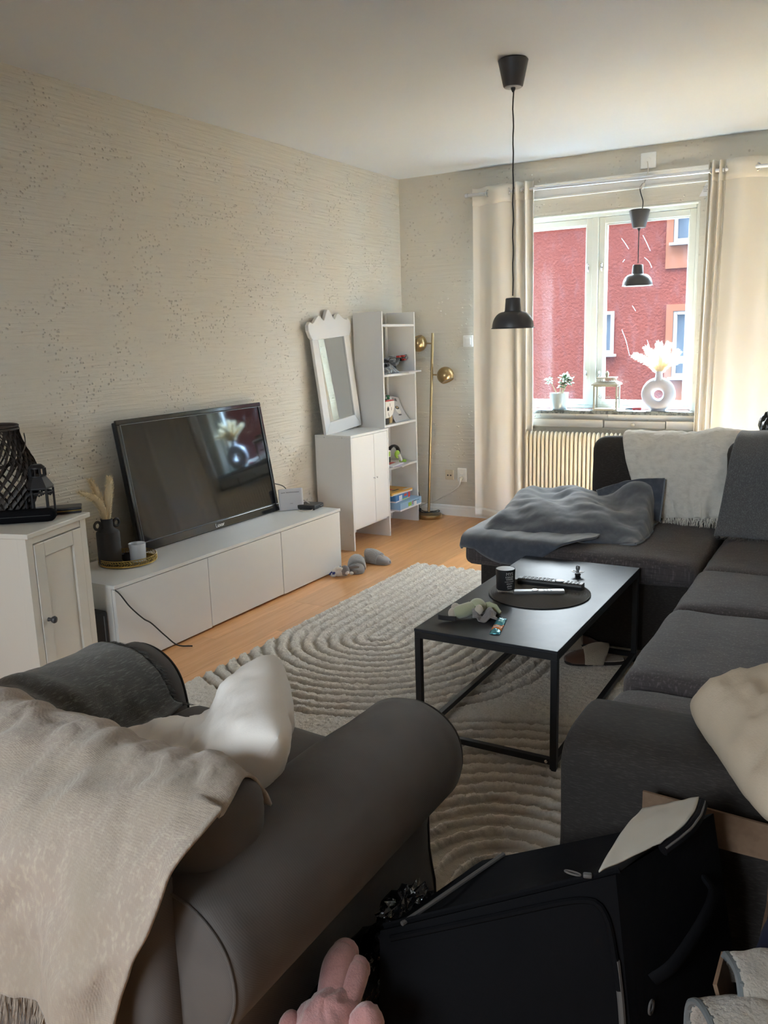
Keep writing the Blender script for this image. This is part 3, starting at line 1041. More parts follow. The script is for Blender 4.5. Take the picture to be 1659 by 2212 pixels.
def ry(u, v):
    if u < 0.30:
        w = math.sin(u / 0.30 * 2 * PI * 2.5) * 0.037
    else:
        w = -math.sin((u - 0.30) / 0.70 * 2 * PI * 3.0) * 0.050 + 0.012 * math.sin(u * 47) * (0.4 + 0.6 * v)
    return -0.100 + w


rc = curtain('curtain', 'right beige linen curtain glowing with sun behind the corner sofa', rx, ry, lambda u: 2.418 - 0.016 * (u > 0.3) * (u - 0.3) - 0.003 * math.sin(u * 40), 0.03,
             ((0.06, 0.3, 0.95), (0.18, 0.3, -0.95), (0.30, 0.4, 0.9), (0.4167, 0.93, 0.35), (0.533, 0.95, -0.3), (0.65, 0.95, 0.3), (0.77, 0.95, -0.3)), 190, loc=(2.8, -0.10, 0.03), seed=5.0)
q = G()
q.prism([(2.205, 2.222), (2.262, 2.222), (2.262, 2.30), (2.245, 2.305)], 'y', -0.062, -0.0612)
tg = B('care_tag', q, 'tag', rc, label='white printed care tag')
q = G()
for i, (a, b) in enumerate(((0.010, 0.034), (0.012, 0.030), (0.014, 0.034), (0.015, 0.028))):
    q.box(2.222 + a * 0.5, 2.222 + b, -0.0632, -0.0621, 2.279 - i * 0.010, 2.282 - i * 0.010)
B('print', q, 'greyl', tg)

# ------------------------------------------------------------------ pendants


def pendant(name, label, x, y, ztop, zneck, zrim, loose=False):
    root = E(name, label, 'lamp', (x, y, zrim), group='charcoal pendant lamps')
    q = G().lathe([(0.0, ztop), (0.060, ztop), (0.066, ztop - 0.006), (0.0435, ztop - 0.108), (0.040, ztop - 0.113)], (x, y, 0), 40)
    B('canopy', q, 'lampgrey', root, smooth=True, angle=50)
    q = G().lathe([(0.0, ztop - 0.112), (0.038, ztop - 0.113), (0.038, ztop - 0.115), (0.0, ztop - 0.1155)], (x, y, 0), 32)
    B('canopy_plate', q, 'greyl', root)
    q = G().lathe([(0.011, ztop - 0.112), (0.010, ztop - 0.122), (0.004, ztop - 0.134)], (x, y, 0), 16)
    B('strain_relief', q, 'blackp', root, smooth=True)
    wa_ = 0.0016 if ztop - zneck > 0.6 else 0.0004
    pts = [(x + wa_ * math.sin(k * 1.7 + x), y + wa_ * math.cos(k * 1.3), ztop - 0.13 + (zneck + 0.01 - ztop + 0.13) * k / 24) for k in range(25)]
    B('cord', G().tube(pts, 0.0032, 8), 'cord', root, smooth=True)
    h = zneck - zrim
    out = [(0.004, zneck + 0.002), (0.031, zneck), (0.034, zneck - 0.004), (0.038, zneck - 0.058), (0.043, zneck - 0.061)]
    for k in range(1, 13):
        t = k / 12 * PI / 2
        out.append((0.043 + 0.053 * math.sin(t), zneck - 0.061 - (h - 0.066) * (1 - math.cos(t))))
    out += [(0.0975, zrim + 0.004), (0.1005, zrim + 0.002), (0.1005, zrim)]
    B('shade', G().lathe(out[:-1] + [(0.1005, zrim), (0.0965, zrim)] + [(r - 0.002, z) for r, z in out[::-1][4:]][:14], (x, y, 0), 48), 'lampgrey', root, smooth=True, angle=50)
    inn = [(r - 0.0025, z - 0.001) for r, z in out[5:-3]]
    inn.append((0.0955, zrim + 0.001))
    B('shade_lining', G().lathe([(0.002, inn[0][1] + 0.002)] + inn, (x, y, 0), 48), 'lampin', root, smooth=True, angle=60)
    q = G().ball((x, y, zneck - 0.075), (0.022, 0.022, 0.03), 16, 10)
    B('bulb', q, 'cerw', root, smooth=True)
    return root


pendant('pendant_lamp', 'charcoal dome pendant hanging from the ceiling in the middle of the room', 1.788, -2.20, 2.58, 1.567, 1.430)
p2 = pendant('pendant_lamp', 'smaller looking charcoal dome pendant hanging in front of the window', 1.848, -0.12, 2.172, 1.826, 1.690)
q = G().tube(spline([(1.865, -0.12, 2.168), (1.868, -0.12, 2.22), (1.852, -0.115, 2.27), (1.845, -0.11, 2.305), (1.858, -0.10, 2.335)]), 0.0032, 8)
B('feed_cord', q, 'cord', p2, smooth=True)
q = G().tube([(1.852, -0.108, 2.300), (1.868, -0.106, 2.335)], [0.012, 0.008], 12)
q.tube(spline([(1.868, -0.106, 2.333), (1.878, -0.06, 2.40), (1.876, -0.05, 2.45), (1.868, -0.03, 2.478)]), 0.0032, 8)
B('plug_lead', q, 'cordw', p2, smooth=True, label='white connector and plug lead')


def plate(name, label, x, z, w, h, mat, kind):
    root = E(name, label, 'socket' if kind != 'switch' else 'switch', (x, 0, z))
    q = G().soft((x, -0.007, z), (w, 0.012, h), 0.004, n=6)
    B('plate', q, mat, root, smooth=True)
    Tf = lambda dx, dz, dy=-0.013: frame((x + dx, dy, z + dz), (1, 0, 0), (0, 0, 1))
    if kind == 'switch':
        B('rocker', G().soft((x, -0.013, z), (w * 0.58, 0.008, h * 0.62), 0.003, n=6), mat, root, smooth=True)
    elif kind == 'aerial':
        for dx in (-0.012, 0.014):
            B('jack', G().lathe([(0.0, 0), (0.006, 0), (0.006, 0.002), (0.0, 0.002)], n=14, T=Tf(dx, -0.004)), 'ink', root)
        B('screw', G().lathe([(0.0, 0), (0.002, 0), (0.002, 0.001), (0.0, 0.001)], n=10, T=Tf(0, -0.004)), 'ink', root)
    else:
        for dz in ([0.024, -0.024] if kind == 'double' else [0.0]):
            B('socket_well', G().lathe([(0.019, 0.0), (0.0195, 0.004), (0.0165, 0.003), (0.0155, -0.004), (0.0, -0.004)], n=24, T=frame((x, -0.011, z + dz), (1, 0, 0), (0, 0, 1)).copy()), mat, root, smooth=True)
            q = G()
            for dx in (-0.0065, 0.0065):
                q.lathe([(0.0, 0), (0.0024, 0), (0.0024, 0.0012), (0.0, 0.0012)], n=10, T=Tf(dx, dz, -0.0085))
            B('pin_holes', q, 'ink', root)
    return root


plate('light_switch', 'cream square light switch on the wall left of the left curtain', 0.569, 1.360, 0.080, 0.086, 'socketw', 'switch')
plate('aerial_socket', 'beige aerial socket with two dark holes above the baseboard', 0.397, 0.328, 0.072, 0.078, 'socketc', 'aerial')
plate('power_socket', 'white double wall socket with a plug in its lower half', 0.508, 0.332, 0.080, 0.110, 'socketw', 'double')
plate('power_socket', 'square white socket high above the window with a lead plugged in', 1.868, 2.487, 0.100, 0.100, 'socketw', 'single')
wl = E('power_lead', 'white power lead plugged into the low double wall socket', 'cable', (0.40, -0.04, 0.10))
q = G().tube([(0.508, -0.014, 0.308), (0.508, -0.045, 0.308)], [0.017, 0.014], 14)
q.tube([(0.508, -0.04, 0.308), (0.506, -0.052, 0.285), (0.504, -0.052, 0.262)], [0.011, 0.010, 0.006], 12)
B('plug', q, 'cordw', wl, smooth=True)
B('lead', G().tube(spline([(0.504, -0.052, 0.265), (0.485, -0.056, 0.235), (0.43, -0.060, 0.195), (0.36, -0.062, 0.158), (0.29, -0.05, 0.120), (0.20, -0.04, 0.09), (0.10, -0.03, 0.03)]), 0.0046, 8), 'cordw', wl, smooth=True)
# ------------------------------------------------------------------ TV bench
bx0, bx1, by0, by1, bh = 0.060, 0.480, -3.534, -1.734, 0.390
t = E('tv_bench', 'long low white TV bench with three plain doors along the left wall', 'tv bench', (0.27, -2.634, 0))
q = G()
q.box(bx0, bx1 - 0.020, by0, by0 + 0.016, 0.012, bh - 0.016)
q.box(bx0, bx1 - 0.020, by1 - 0.016, by1, 0.012, bh - 0.016)
q.box(bx0, bx1 - 0.020, by0 + 0.016, by1 - 0.016, 0.012, 0.028)
q.box(bx0, bx0 + 0.006, by0 + 0.016, by1 - 0.016, 0.028, bh - 0.016)
for k in (1, 2):
    y = by0 + 0.6 * k
    q.box(bx0 + 0.006, bx1 - 0.020, y - 0.016, y + 0.016, 0.028, bh - 0.016)
q.box(bx0 + 0.02, bx1 - 0.06, by0 + 0.05, by0 + 0.09, 0.0, 0.012)
q.box(bx0 + 0.02, bx1 - 0.06, by1 - 0.09, by1 - 0.05, 0.0, 0.012)
B('carcass', q, 'white', t, bev=0.001, bevseg=1)
B('top_panel', G().box(bx0, bx1 + 0.004, by0 - 0.002, by1 + 0.002, bh - 0.016, bh), 'white', t, bev=0.0015)
for k in range(3):
    a = by0 + 0.6 * k
    dz = (0.0, 0.003, 0.0)[k]
    B('door', G().box(bx1 - 0.018, bx1, a + 0.002, a + 0.598 - (0.002 if k else 0.0), 0.012 + dz, bh - 0.020), 'white', t, bev=0.001)

# ------------------------------------------------------------------ television leaning on the wall
W_, H_ = 1.135, 0.665
th = math.asin(0.105 / H_)
tv = E('television', 'large black flat television leaning against the wall on the bench', 'television', (0.168, -2.490, bh + 0.002), (0, -th, 0))
q = G()
q.box(-0.048, -0.016, -W_ / 2 + 0.01, W_ / 2 - 0.01, 0.008, H_ - 0.008)
B('back_shell', q, 'blackp', tv, world=False, bev=0.006)
q = G()
bz = 0.024
pr = [(0.0, 0.0), (0.0, 1.0)]
q.box(-0.016, 0.0, -W_ / 2, W_ / 2, 0.0, 0.046)
q.box(-0.016, 0.0, -W_ / 2, W_ / 2, H_ - bz, H_)
q.box(-0.016, 0.0, -W_ / 2, -W_ / 2 + bz, 0.046, H_ - bz)
q.box(-0.016, 0.0, W_ / 2 - bz, W_ / 2, 0.046, H_ - bz)
B('bezel', q, 'blackg', tv, world=False, bev=0.004, bevseg=3)
q = G()
for a, b, c, d in ((-W_ / 2 + bz - 0.004, W_ / 2 - bz + 0.004, 0.046, 0.049), (-W_ / 2 + bz - 0.004, W_ / 2 - bz + 0.004, H_ - bz - 0.003, H_ - bz), (-W_ / 2 + bz - 0.003, -W_ / 2 + bz, 0.049, H_ - bz - 0.003), (W_ / 2 - bz, W_ / 2 - bz + 0.003, 0.049, H_ - bz - 0.003)):
    q.box(-0.003, 0.0025, a, b, c, d)
B('inner_trim', q, 'greyt', tv, world=False)
B('screen', G().box(-0.014, -0.004, -W_ / 2 + bz, W_ / 2 - bz, 0.046, H_ - bz), 'screen', tv, world=False)
text('lettering', 'Luxor', 0.030, frame((0.0006, 0.02, 0.022), (0, 1, 0), (0, 0, 1)), 'inkw', tv)

# ------------------------------------------------------------------ router, box, leads on the bench
r_ = E('router', 'light grey upright internet router leaning beside the television', 'router', (0.230, -1.885, bh), (0, R(-6), R(-42)))
B('case', G().soft((0, 0, 0.066), (0.020, 0.150, 0.132), 0.008, n=8), 'router', r_, world=False, smooth=True)
B('vent_slot', G().box(0.0092, 0.0106, -0.062, 0.050, 0.108, 0.1105), 'lampgrey', r_, world=False)
B('status_light', G().ball((0.0102, -0.034, 0.109), 0.0025, 8, 6), 'inkw', r_, world=False)
q = G()
for k in range(7):
    q.box(0.0093, 0.0106, -0.010 + k * 0.0026, -0.0085 + k * 0.0026, 0.040, 0.0424)
B('lettering', q, 'lampgrey', r_, world=False)
s_ = E('set_top_box', 'small flat black media box on the far end of the bench', 'media box', (0.305, -1.795, bh), (0, 0, R(8)))
q = G()
q.soft((0, 0, 0.017), (0.125, 0.125, 0.026), 0.006, n=6)
B('case', q, 'blackp', s_, world=False, smooth=True)
q = G()
for a in (-0.045, 0.045):
    for b in (-0.045, 0.045):
        q.lathe([(0.008, 0), (0.008, 0.005)], (a, b, 0), 10)
B('feet', q, 'rubber', s_, world=False)
q = G()
for k in range(3):
    q.lathe([(0.0, 0), (0.0025, 0), (0.0025, 0.0015), (0, 0.0015)], n=8, T=frame((0.0622, 0.02 + 0.012 * k, 0.015), (0, 1, 0), (0, 0, 1)))
B('front_lights', q, 'inkw', s_, world=False)
q = G().tube(spline([(0.19, -1.800, 0.42), (0.215, -1.775, 0.432), (0.27, -1.778, 0.425), (0.335, -1.815, 0.405), (0.362, -1.865, 0.3945), (0.33, -1.905, 0.3945), (0.285, -1.89, 0.3945)]), 0.0036, 8)
props(B('cable', q, 'cordw', smooth=True), 'short white cable looped in front of the flat black media box', 'cable')
q = G().tube(spline([(0.08, -1.93, 0.56), (0.10, -1.86, 0.54), (0.12, -1.80, 0.51), (0.14, -1.76, 0.43), (0.10, -1.72, 0.395)]), 0.003, 6)
props(B('cable', q, 'cord', smooth=True), 'black cable running out from behind the television towards the router', 'cable')

# ------------------------------------------------------------------ tray, vase, cup
tr = E('tray', 'round gold tray with a leaf-cut rim on the bench', 'tray', (0.222, -3.205, bh))
RT = 0.135
B('base', G().lathe([(0.0, 0.0015), (RT - 0.004, 0.0015), (RT, 0.004), (RT, 0.0065), (RT - 0.004, 0.0045), (0.0, 0.0045)], n=48), 'gold', tr, world=False, smooth=True, angle=30)
q = G()
for zz in (0.008, 0.034):
    q.tube([(RT * math.cos(2 * PI * k / 56), RT * math.sin(2 * PI * k / 56), zz) for k in range(56)], 0.0022, 6, closed=True)
B('rim_hoops', q, 'gold', tr, world=False, smooth=True)
q = G()
for k in range(64):
    a = 2 * PI * k / 64
    for zz, sg in ((0.0145, 1), (0.0270, -1)):
        T = frame((RT * math.cos(a), RT * math.sin(a), zz), (-math.sin(a), math.cos(a), 0.75 * sg), (math.cos(a), math.sin(a), 0))
        q.lathe([(0.0, -0.0068), (0.0016, -0.004), (0.0022, 0.0), (0.0012, 0.005), (0.0, 0.0072)], n=5, T=T @ Matrix.Rotation(R(90), 4, 'Y'))
q2 = G()
for k in range(20):
    a0, a1 = 2 * PI * k / 20, 2 * PI * (k + 0.92) / 20
    q2.tube([(RT * math.cos(a0 + (a1 - a0) * j / 5), RT * math.sin(a0 + (a1 - a0) * j / 5), 0.020 + 0.004 * math.sin(PI * j / 5)) for j in range(6)], 0.0013, 5)
q.add(q2.v, q2.f)
B('leaf_cutwork', q, 'gold', tr, world=False, smooth=True, kind='stuff')

v = E('vase', 'matt charcoal vase with two ring handles holding fluffy cream stems', 'vase', (0.190, -3.283, bh + 0.005))
prof = [(0.0, 0.0), (0.048, 0.0), (0.052, 0.004), (0.0535, 0.03), (0.0535, 0.150), (0.052, 0.158), (0.032, 0.172), (0.0275, 0.180), (0.0270, 0.212), (0.0285, 0.220), (0.0240, 0.220), (0.0225, 0.205), (0.0, 0.16)]
B('body', G().lathe(prof, n=44), 'vaseg', v, world=False, smooth=True, angle=40)
for s in (-1, 1):
    rg = [(0.0 + s * 0.010, s * (0.0475 + 0.0175 * math.cos(a)), 0.193 + 0.0175 * math.sin(a)) for a in [2 * PI * k / 24 for k in range(24)]]
    B('ring_handle', G().tube(rg, 0.0062, 10, closed=True), 'vaseg', v, world=False, smooth=True)


def tail(name, pts, r0, parent, mat, n=500, hl=0.014, world=False):
    """Fluffy plume: a tapered core covered with short strands."""
    S = spline(pts, 8)
    q = G()
    m = len(S)
    rs = [max(0.0015, r0 * math.sin(PI * min(0.97, 0.12 + 0.86 * k / (m - 1))) ** 0.7) * 0.72 for k in range(m)]
    q.tube(S, rs, 8)
    it = []
    for _ in range(n):
        k = random.random() * (m - 1.01)
        i = int(k)
        p = S[i].lerp(S[i + 1], k - i)
        d = (S[i + 1] - S[i]).normalized()
        a = random.random() * 2 * PI
        o = d.orthogonal().normalized()
        o = (o * math.cos(a) + d.cross(o) * math.sin(a)).normalized()
        rr = rs[i]
        L = hl * random.uniform(0.5, 1.1)
        it.append((p + o * rr * 0.6, p + o * (rr + L * 0.55) + d * L * 0.8, o * 0.001))
    q.hairs(it, 0.0007)
    return B(name, q, mat, parent, world=world, smooth=True, angle=180, kind='stuff')


tail('plume', [(0.0, -0.004, 0.20), (0.0, -0.022, 0.28), (0.0, -0.065, 0.330), (0.01, -0.150, 0.372)], 0.025, v, 'plume', 900, 0.020)
tail('plume', [(-0.006, -0.002, 0.20), (-0.008, -0.014, 0.29), (-0.012, -0.034, 0.355), (-0.014, -0.062, 0.415)], 0.023, v, 'plume', 900, 0.020)
tail('plume', [(0.0, 0.006, 0.20), (0.004, 0.014, 0.29), (0.006, 0.026, 0.355), (0.010, 0.032, 0.410)], 0.026, v, 'plume', 900, 0.020)

cu = E('candle_cup', 'frosted white glass candle cup on the gold tray', 'candle holder', (0.268, -3.183, bh + 0.005))
B('cup', G().lathe([(0.0, 0.0), (0.034, 0.0), (0.037, 0.004), (0.0405, 0.086), (0.0385, 0.086), (0.035, 0.008), (0.0, 0.007)], n=36), 'candlew', cu, world=False, smooth=True, angle=40)
q = G()
for k in range(5):
    a = -1.95 + 0.0
    q.box(0, 0.0012, -0.001, 0.001, 0, 0.011 - 0.001 * k, T=Matrix.Rotation(-1.95, 4, 'Z') @ Matrix.Translation((0.0382 + 0.0004 * k, 0, 0.026 + k * 0.009)) @ Matrix.Rotation(0.5, 4, 'X'))
B('print', q, 'ink', cu, world=False)
hd = E('tealight_holder', 'small dark tealight holder behind the white cup on the gold tray', 'candle holder', (0.215, -3.205, bh + 0.005))
B('holder', G().lathe([(0.0, 0.0), (0.018, 0.0), (0.023, 0.010), (0.025, 0.034), (0.022, 0.034), (0.020, 0.010), (0.0, 0.009)], n=28), 'vaseg', hd, world=False, smooth=True, angle=40)

# ------------------------------------------------------------------ painted cabinet at the left
FL, FR = Vector((0.614, -4.034, 0)), Vector((0.499, -3.643, 0))
tx = (FR - FL).normalized()
nx = Vector((tx.y, -tx.x, 0))
cw = (FR - FL).length
rz = math.atan2(nx.y, nx.x)
cc = (FL + FR) / 2
ca = E('cabinet', 'cream white painted cabinet with one panelled door left of the bench', 'cabinet', (cc.x, cc.y, 0), (0, 0, rz))
hw, dp, ch = cw / 2 - 0.012, 0.36, 0.74
q = G()
q.box(-dp, -0.020, -hw, -hw + 0.018, 0.07, ch - 0.02)
q.box(-dp, -0.020, hw - 0.018, hw, 0.07, ch - 0.02)
q.box(-dp, -dp + 0.01, -hw + 0.018, hw - 0.018, 0.07, ch - 0.02)
q.box(-dp + 0.01, -0.04, -hw + 0.018, hw - 0.018, 0.07, 0.088)
for a in (-hw - 0.002, hw - 0.038):
    q.box(-0.050, -0.012, a, a + 0.040, 0.0, ch - 0.02)
    q.box(-dp - 0.001, -dp + 0.040, a, a + 0.040, 0.0, ch - 0.02)
q.box(-0.034, -0.014, -hw + 0.038, hw - 0.038, ch - 0.05, ch - 0.02)
q.box(-0.034, -0.014, -hw + 0.038, hw - 0.038, 0.07, 0.11)
B('body', q, 'whitewood', ca, world=False, bev=0.0015)
B('top', G().box(-dp - 0.008, 0.006, -cw / 2, cw / 2, ch - 0.02, ch), 'whitewood', ca, world=False, bev=0.003)
q = G()
a, b, z0, z1 = -hw + 0.041, hw - 0.041, 0.114, ch - 0.054
s = 0.058
q.box(-0.030, -0.009, a, a + s, z0, z1)
q.box(-0.030, -0.009, b - s, b, z0, z1)
q.box(-0.030, -0.009, a + s, b - s, z1 - s, z1)
q.box(-0.030, -0.009, a + s, b - s, z0, z0 + s)
q.box(-0.028, -0.019, a + s, b - s, z0 + s, z1 - s)
dr = B('door', q, 'whitewood', ca, world=False, bev=0.0025)
B('knob', G().lathe([(0.008, 0), (0.006, 0.012), (0.012, 0.019), (0.0145, 0.026), (0.012, 0.032), (0.003, 0.035)], n=20, T=frame((-0.009, a + 0.034, 0.385), (0, 1, 0), (0, 0, 1))), 'lampgrey', dr, world=False, smooth=True)

# things on the cabinet
bk = E('wicker_lantern', 'dark woven bamboo basket lantern with a hanging strap handle on the cabinet', 'lantern', (0.212, -3.860, ch))


def bkr(z):
    P = [(0.0, 0.115), (0.05, 0.145), (0.13, 0.180), (0.20, 0.170), (0.28, 0.132), (0.34, 0.112), (0.365, 0.116)]
    for (a, r0), (b, r1) in zip(P, P[1:]):
        if z <= b:
            t = (z - a) / (b - a)
            t = t * t * (3 - 2 * t) if False else t
            return r0 + (r1 - r0) * t
    return P[-1][1]


q = G()
NS = 30
for s in (-1, 1):
    for k in range(NS):
        pts = []
        for j in range(15):
            z = 0.010 + 0.345 * j / 14
            a = 2 * PI * k / NS + s * 1.55 * j / 14
            rr = bkr(z) * 0.99 + (0.0012 if (j + k) % 2 else -0.0012) * s
            pts.append((rr * math.cos(a), rr * math.sin(a), z))
        q.tube(pts, 0.0082, 4, flat=0.12)
B('weave', q, 'basket', bk, world=False, kind='stuff')
q = G()
for z, r in ((0.008, 0.006), (0.355, 0.007), (0.366, 0.005)):
    q.tube([((bkr(z) + 0.001) * math.cos(2 * PI * k / 40), (bkr(z) + 0.001) * math.sin(2 * PI * k / 40), z) for k in range(40)], r, 6, closed=True)
q.lathe([(0.0, 0.0), (0.120, 0.0), (0.120, 0.008), (0.0, 0.008)], n=30)
B('rim_and_base', q, 'basket', bk, world=False, smooth=True, angle=40)
q = G()
hp = []
for k in range(25):
    a = PI * k / 24
    hp.append(Vector((0.150 * math.cos(a) * 0.35 + 0.150 * math.cos(a) * 0.65, 0, 0)))
T = Matrix.Translation((0.0, 0.0, 0.325)) @ Matrix.Rotation(R(62), 4, 'Z') @ Matrix.Rotation(R(36), 4, 'X')
hp = [T @ Vector((0.138 * math.cos(PI * k / 24), -0.185 * math.sin(PI * k / 24), 0)) for k in range(25)]
B('strap_handle', G().tube(hp, 0.009, 6, flat=0.25), 'basket', bk, world=False, smooth=True)
B('candle', G().lathe([(0.0, 0.009), (0.035, 0.009), (0.035, 0.095), (0.0, 0.098)], n=20), 'cerw', bk, world=False, smooth=True, angle=50)

ln = E('metal_lantern', 'small black metal lantern with glass sides in front of the wicker one', 'lantern', (0.398, -3.790, ch), (0, 0, R(20)))
q = G()
hex_ = lambda r, z: [(r * math.cos(PI / 6 + PI / 3 * k), r * math.sin(PI / 6 + PI / 3 * k), z) for k in range(6)]
q.prism([(p[0], p[1]) for p in hex_(0.058, 0)], 'z', 0.0, 0.010)
q.prism([(p[0], p[1]) for p in hex_(0.056, 0)], 'z', 0.118, 0.126)
for p in hex_(0.053, 0):
    q.tube([(p[0], p[1], 0.01), (p[0], p[1], 0.118)], 0.0048, 6)
for rr in (0.016, 0.104):
    pts = hex_(0.053, rr)
    q.tube(pts, 0.0035, 6, closed=True)
B('frame', q, 'blackm', ln, world=False, bev=0.0008, bevseg=1)
q = G()
lo, hi = hex_(0.058, 0.126), hex_(0.032, 0.166)
q.add(lo + hi, [(k, (k + 1) % 6, 6 + (k + 1) % 6, 6 + k) for k in range(6)] + [(5, 4, 3, 2, 1, 0), (6, 7, 8, 9, 10, 11)])
B('roof', q, 'blackm', ln, world=False)
q = G()
q.lathe([(0.034, 0.166), (0.034, 0.170)], n=12)
q.lathe([(0.031, 0.198), (0.031, 0.204), (0.020, 0.214), (0.0, 0.215)], n=12)
for k in range(10):
    a = 2 * PI * k / 10
    q.tube([(0.031 * math.cos(a), 0.031 * math.sin(a), 0.169), (0.031 * math.cos(a), 0.031 * math.sin(a), 0.199)], 0.0042, 6)
B('vented_cap', q, 'blackm', ln, world=False, smooth=True, angle=40)
for k in range(6):
    p, r2 = hex_(0.0525, 0)[k], hex_(0.0525, 0)[(k + 1) % 6]
    pq = G().add([(p[0], p[1], 0.014), (r2[0], r2[1], 0.014), (r2[0], r2[1], 0.104), (p[0], p[1], 0.104)], [(0, 1, 2, 3)])
    B('pane', pq, 'glass', ln, world=False)
q = G()
for k in range(6):
    p, r2 = Vector(hex_(0.0545, 0.104)[k]), Vector(hex_(0.0545, 0.104)[(k + 1) % 6])
    for j in range(7):
        c = p.lerp(r2, (j + 0.5) / 7)
        q.ball((c.x, c.y, 0.104 - 0.010 * (1 - abs(j - 3) / 3.2)), 0.0048, 6, 4)
        q.ball((c.x, c.y, 0.018 + 0.004 * (abs(j - 3) / 3.0)), 0.0042, 6, 4)
B('pierced_edge', q, 'blackm', ln, world=False, smooth=True)
B('candle', G().lathe([(0.0, 0.010), (0.020, 0.010), (0.020, 0.040), (0.0, 0.042)], n=20), 'cerw', ln, world=False, smooth=True, angle=50)

po = E('glasses_case', 'rounded black case lying on the front edge of the cabinet', 'case', (0.430, -3.893, ch), (0, 0, R(-48.6)))
q = G()
q.soft((0, 0.0, 0.027), (0.062, 0.235, 0.052), 0.026, n=12)
B('shell', q, 'bagblack', po, world=False, smooth=True)
q = G().tube([(0.0315, -0.10 + 0.2 * k / 10, 0.030) for k in range(11)], 0.0014, 6)
B('seam', q, 'cord', po, world=False)
wa = E('wallet', 'flat black zipped wallet beside the dark lanterns on the cabinet', 'wallet', (0.410, -3.682, ch), (0, 0, R(-42)))
B('cover', G().soft((0, 0, 0.006), (0.095, 0.125, 0.010), 0.004, n=6), 'blackp', wa, world=False, smooth=True)
B('cover', G().soft((0, 0, 0.0195), (0.095, 0.125, 0.012), 0.004, n=6), 'blackp', wa, world=False, smooth=True)
q = G().box(-0.0468, 0.0468, -0.0618, 0.0618, 0.0112, 0.0137)
B('zip', q, 'gold', wa, world=False)

# black computer box and leads between cabinet and bench
pcb = E('speaker_box', 'black upright box standing on the floor between cabinet and bench', 'speaker', (0.27, -3.545, 0), (0, 0, 0))
XF[pcb.name] = Matrix.Translation((0.34, -3.592, 0))
pcb.location = (0.34, -3.592, 0)
q = G().box(-0.09, 0.09, -0.050, 0.050, 0.0, 0.275)
B('case', q, 'blackp', pcb, world=False, bev=0.006)
B('front_strip', G().box(0.0895, 0.0915, 0.028, 0.034, 0.02, 0.255), 'silver', pcb, world=False)
q = G().tube(spline([(0.47, -3.53, 0.375), (0.492, -3.515, 0.35), (0.498, -3.47, 0.28), (0.496, -3.40, 0.205), (0.494, -3.35, 0.165), (0.50, -3.28, 0.085), (0.515, -3.22, 0.02), (0.56, -3.17, 0.005)]), 0.0034, 8)
props(B('cable', q, 'cord', smooth=True), 'thin black cable hanging diagonally across the first bench door', 'cable')
q = G().tube(spline([(0.52, -3.80, 0.005), (0.53, -3.77, 0.055), (0.545, -3.70, 0.10), (0.55, -3.62, 0.11), (0.545, -3.56, 0.06), (0.54, -3.54, 0.004)]), 0.0036, 8)
props(B('cable', q, 'cord', smooth=True), 'black cable arching in front of the foot of the cream cabinet', 'cable')

# ------------------------------------------------------------------ two-door cabinet with the mirror
c2 = E('cabinet', 'plain white two-door cabinet on panel sides under the crown mirror', 'cabinet', (0.165, -1.058, 0))
cx0, cx1, cy0, cy1, chh = 0.024, 0.308, -1.308, -0.808, 0.780
q = G()
q.box(cx0, cx1, cy0, cy0 + 0.015, 0.0, chh - 0.0155)
q.box(cx0, cx1, cy1 - 0.015, cy1, 0.0, chh - 0.0155)
q.box(cx0, cx1 - 0.02, cy0 + 0.015, cy1 - 0.015, 0.132, 0.147)
q.box(cx0, cx0 + 0.004, cy0 + 0.015, cy1 - 0.015, 0.147, chh - 0.0155)
B('body', q, 'white', c2, bev=0.001, bevseg=1)
B('top', G().box(cx0, cx1 + 0.001, cy0, cy1, chh - 0.015, chh), 'white', c2, bev=0.001)
ym = -1.010
for a, b in ((cy0 + 0.017, ym - 0.0015), (ym + 0.0015, cy1 - 0.017)):
    d = B('door', G().box(cx1 - 0.017, cx1 - 0.001, a, b, 0.149, chh - 0.018), 'white', c2, bev=0.001)
    kx = b - 0.014 if b < ym else a + 0.014
    B('knob', G().lathe([(0.005, 0), (0.004, 0.010), (0.007, 0.014), (0.0075, 0.018), (0.001, 0.020)], n=14, T=frame((cx1 - 0.001, kx, 0.46), (0, 1, 0), (0, 0, 1))), 'white', d, smooth=True)
q = G()
for yy in (cy0 - 0.0006,):
    for a, z in ((0.10, 0.765), (0.24, 0.765), (0.28, 0.11)):
        q.lathe([(0.0, 0), (0.0022, 0), (0.0022, 0.0004), (0, 0.0004)], n=8, T=frame((a, cy0, z), (1, 0, 0), (0, 0, 1)))
B('screw_holes', q, 'ink', c2)

mi = E('crown_mirror', 'white framed mirror with a zigzag crown top leaning on the wall', 'mirror', (0.078, -1.050, chh + 0.001), (R(3.2), R(-5.0), R(3)))
q = G()
mw, mh = 0.500, 0.640
fo, fi = 0.250, 0.175


def mem(pts, d0=0.0, d1=0.026):
    q.prism(pts, 'x', d0, d1)


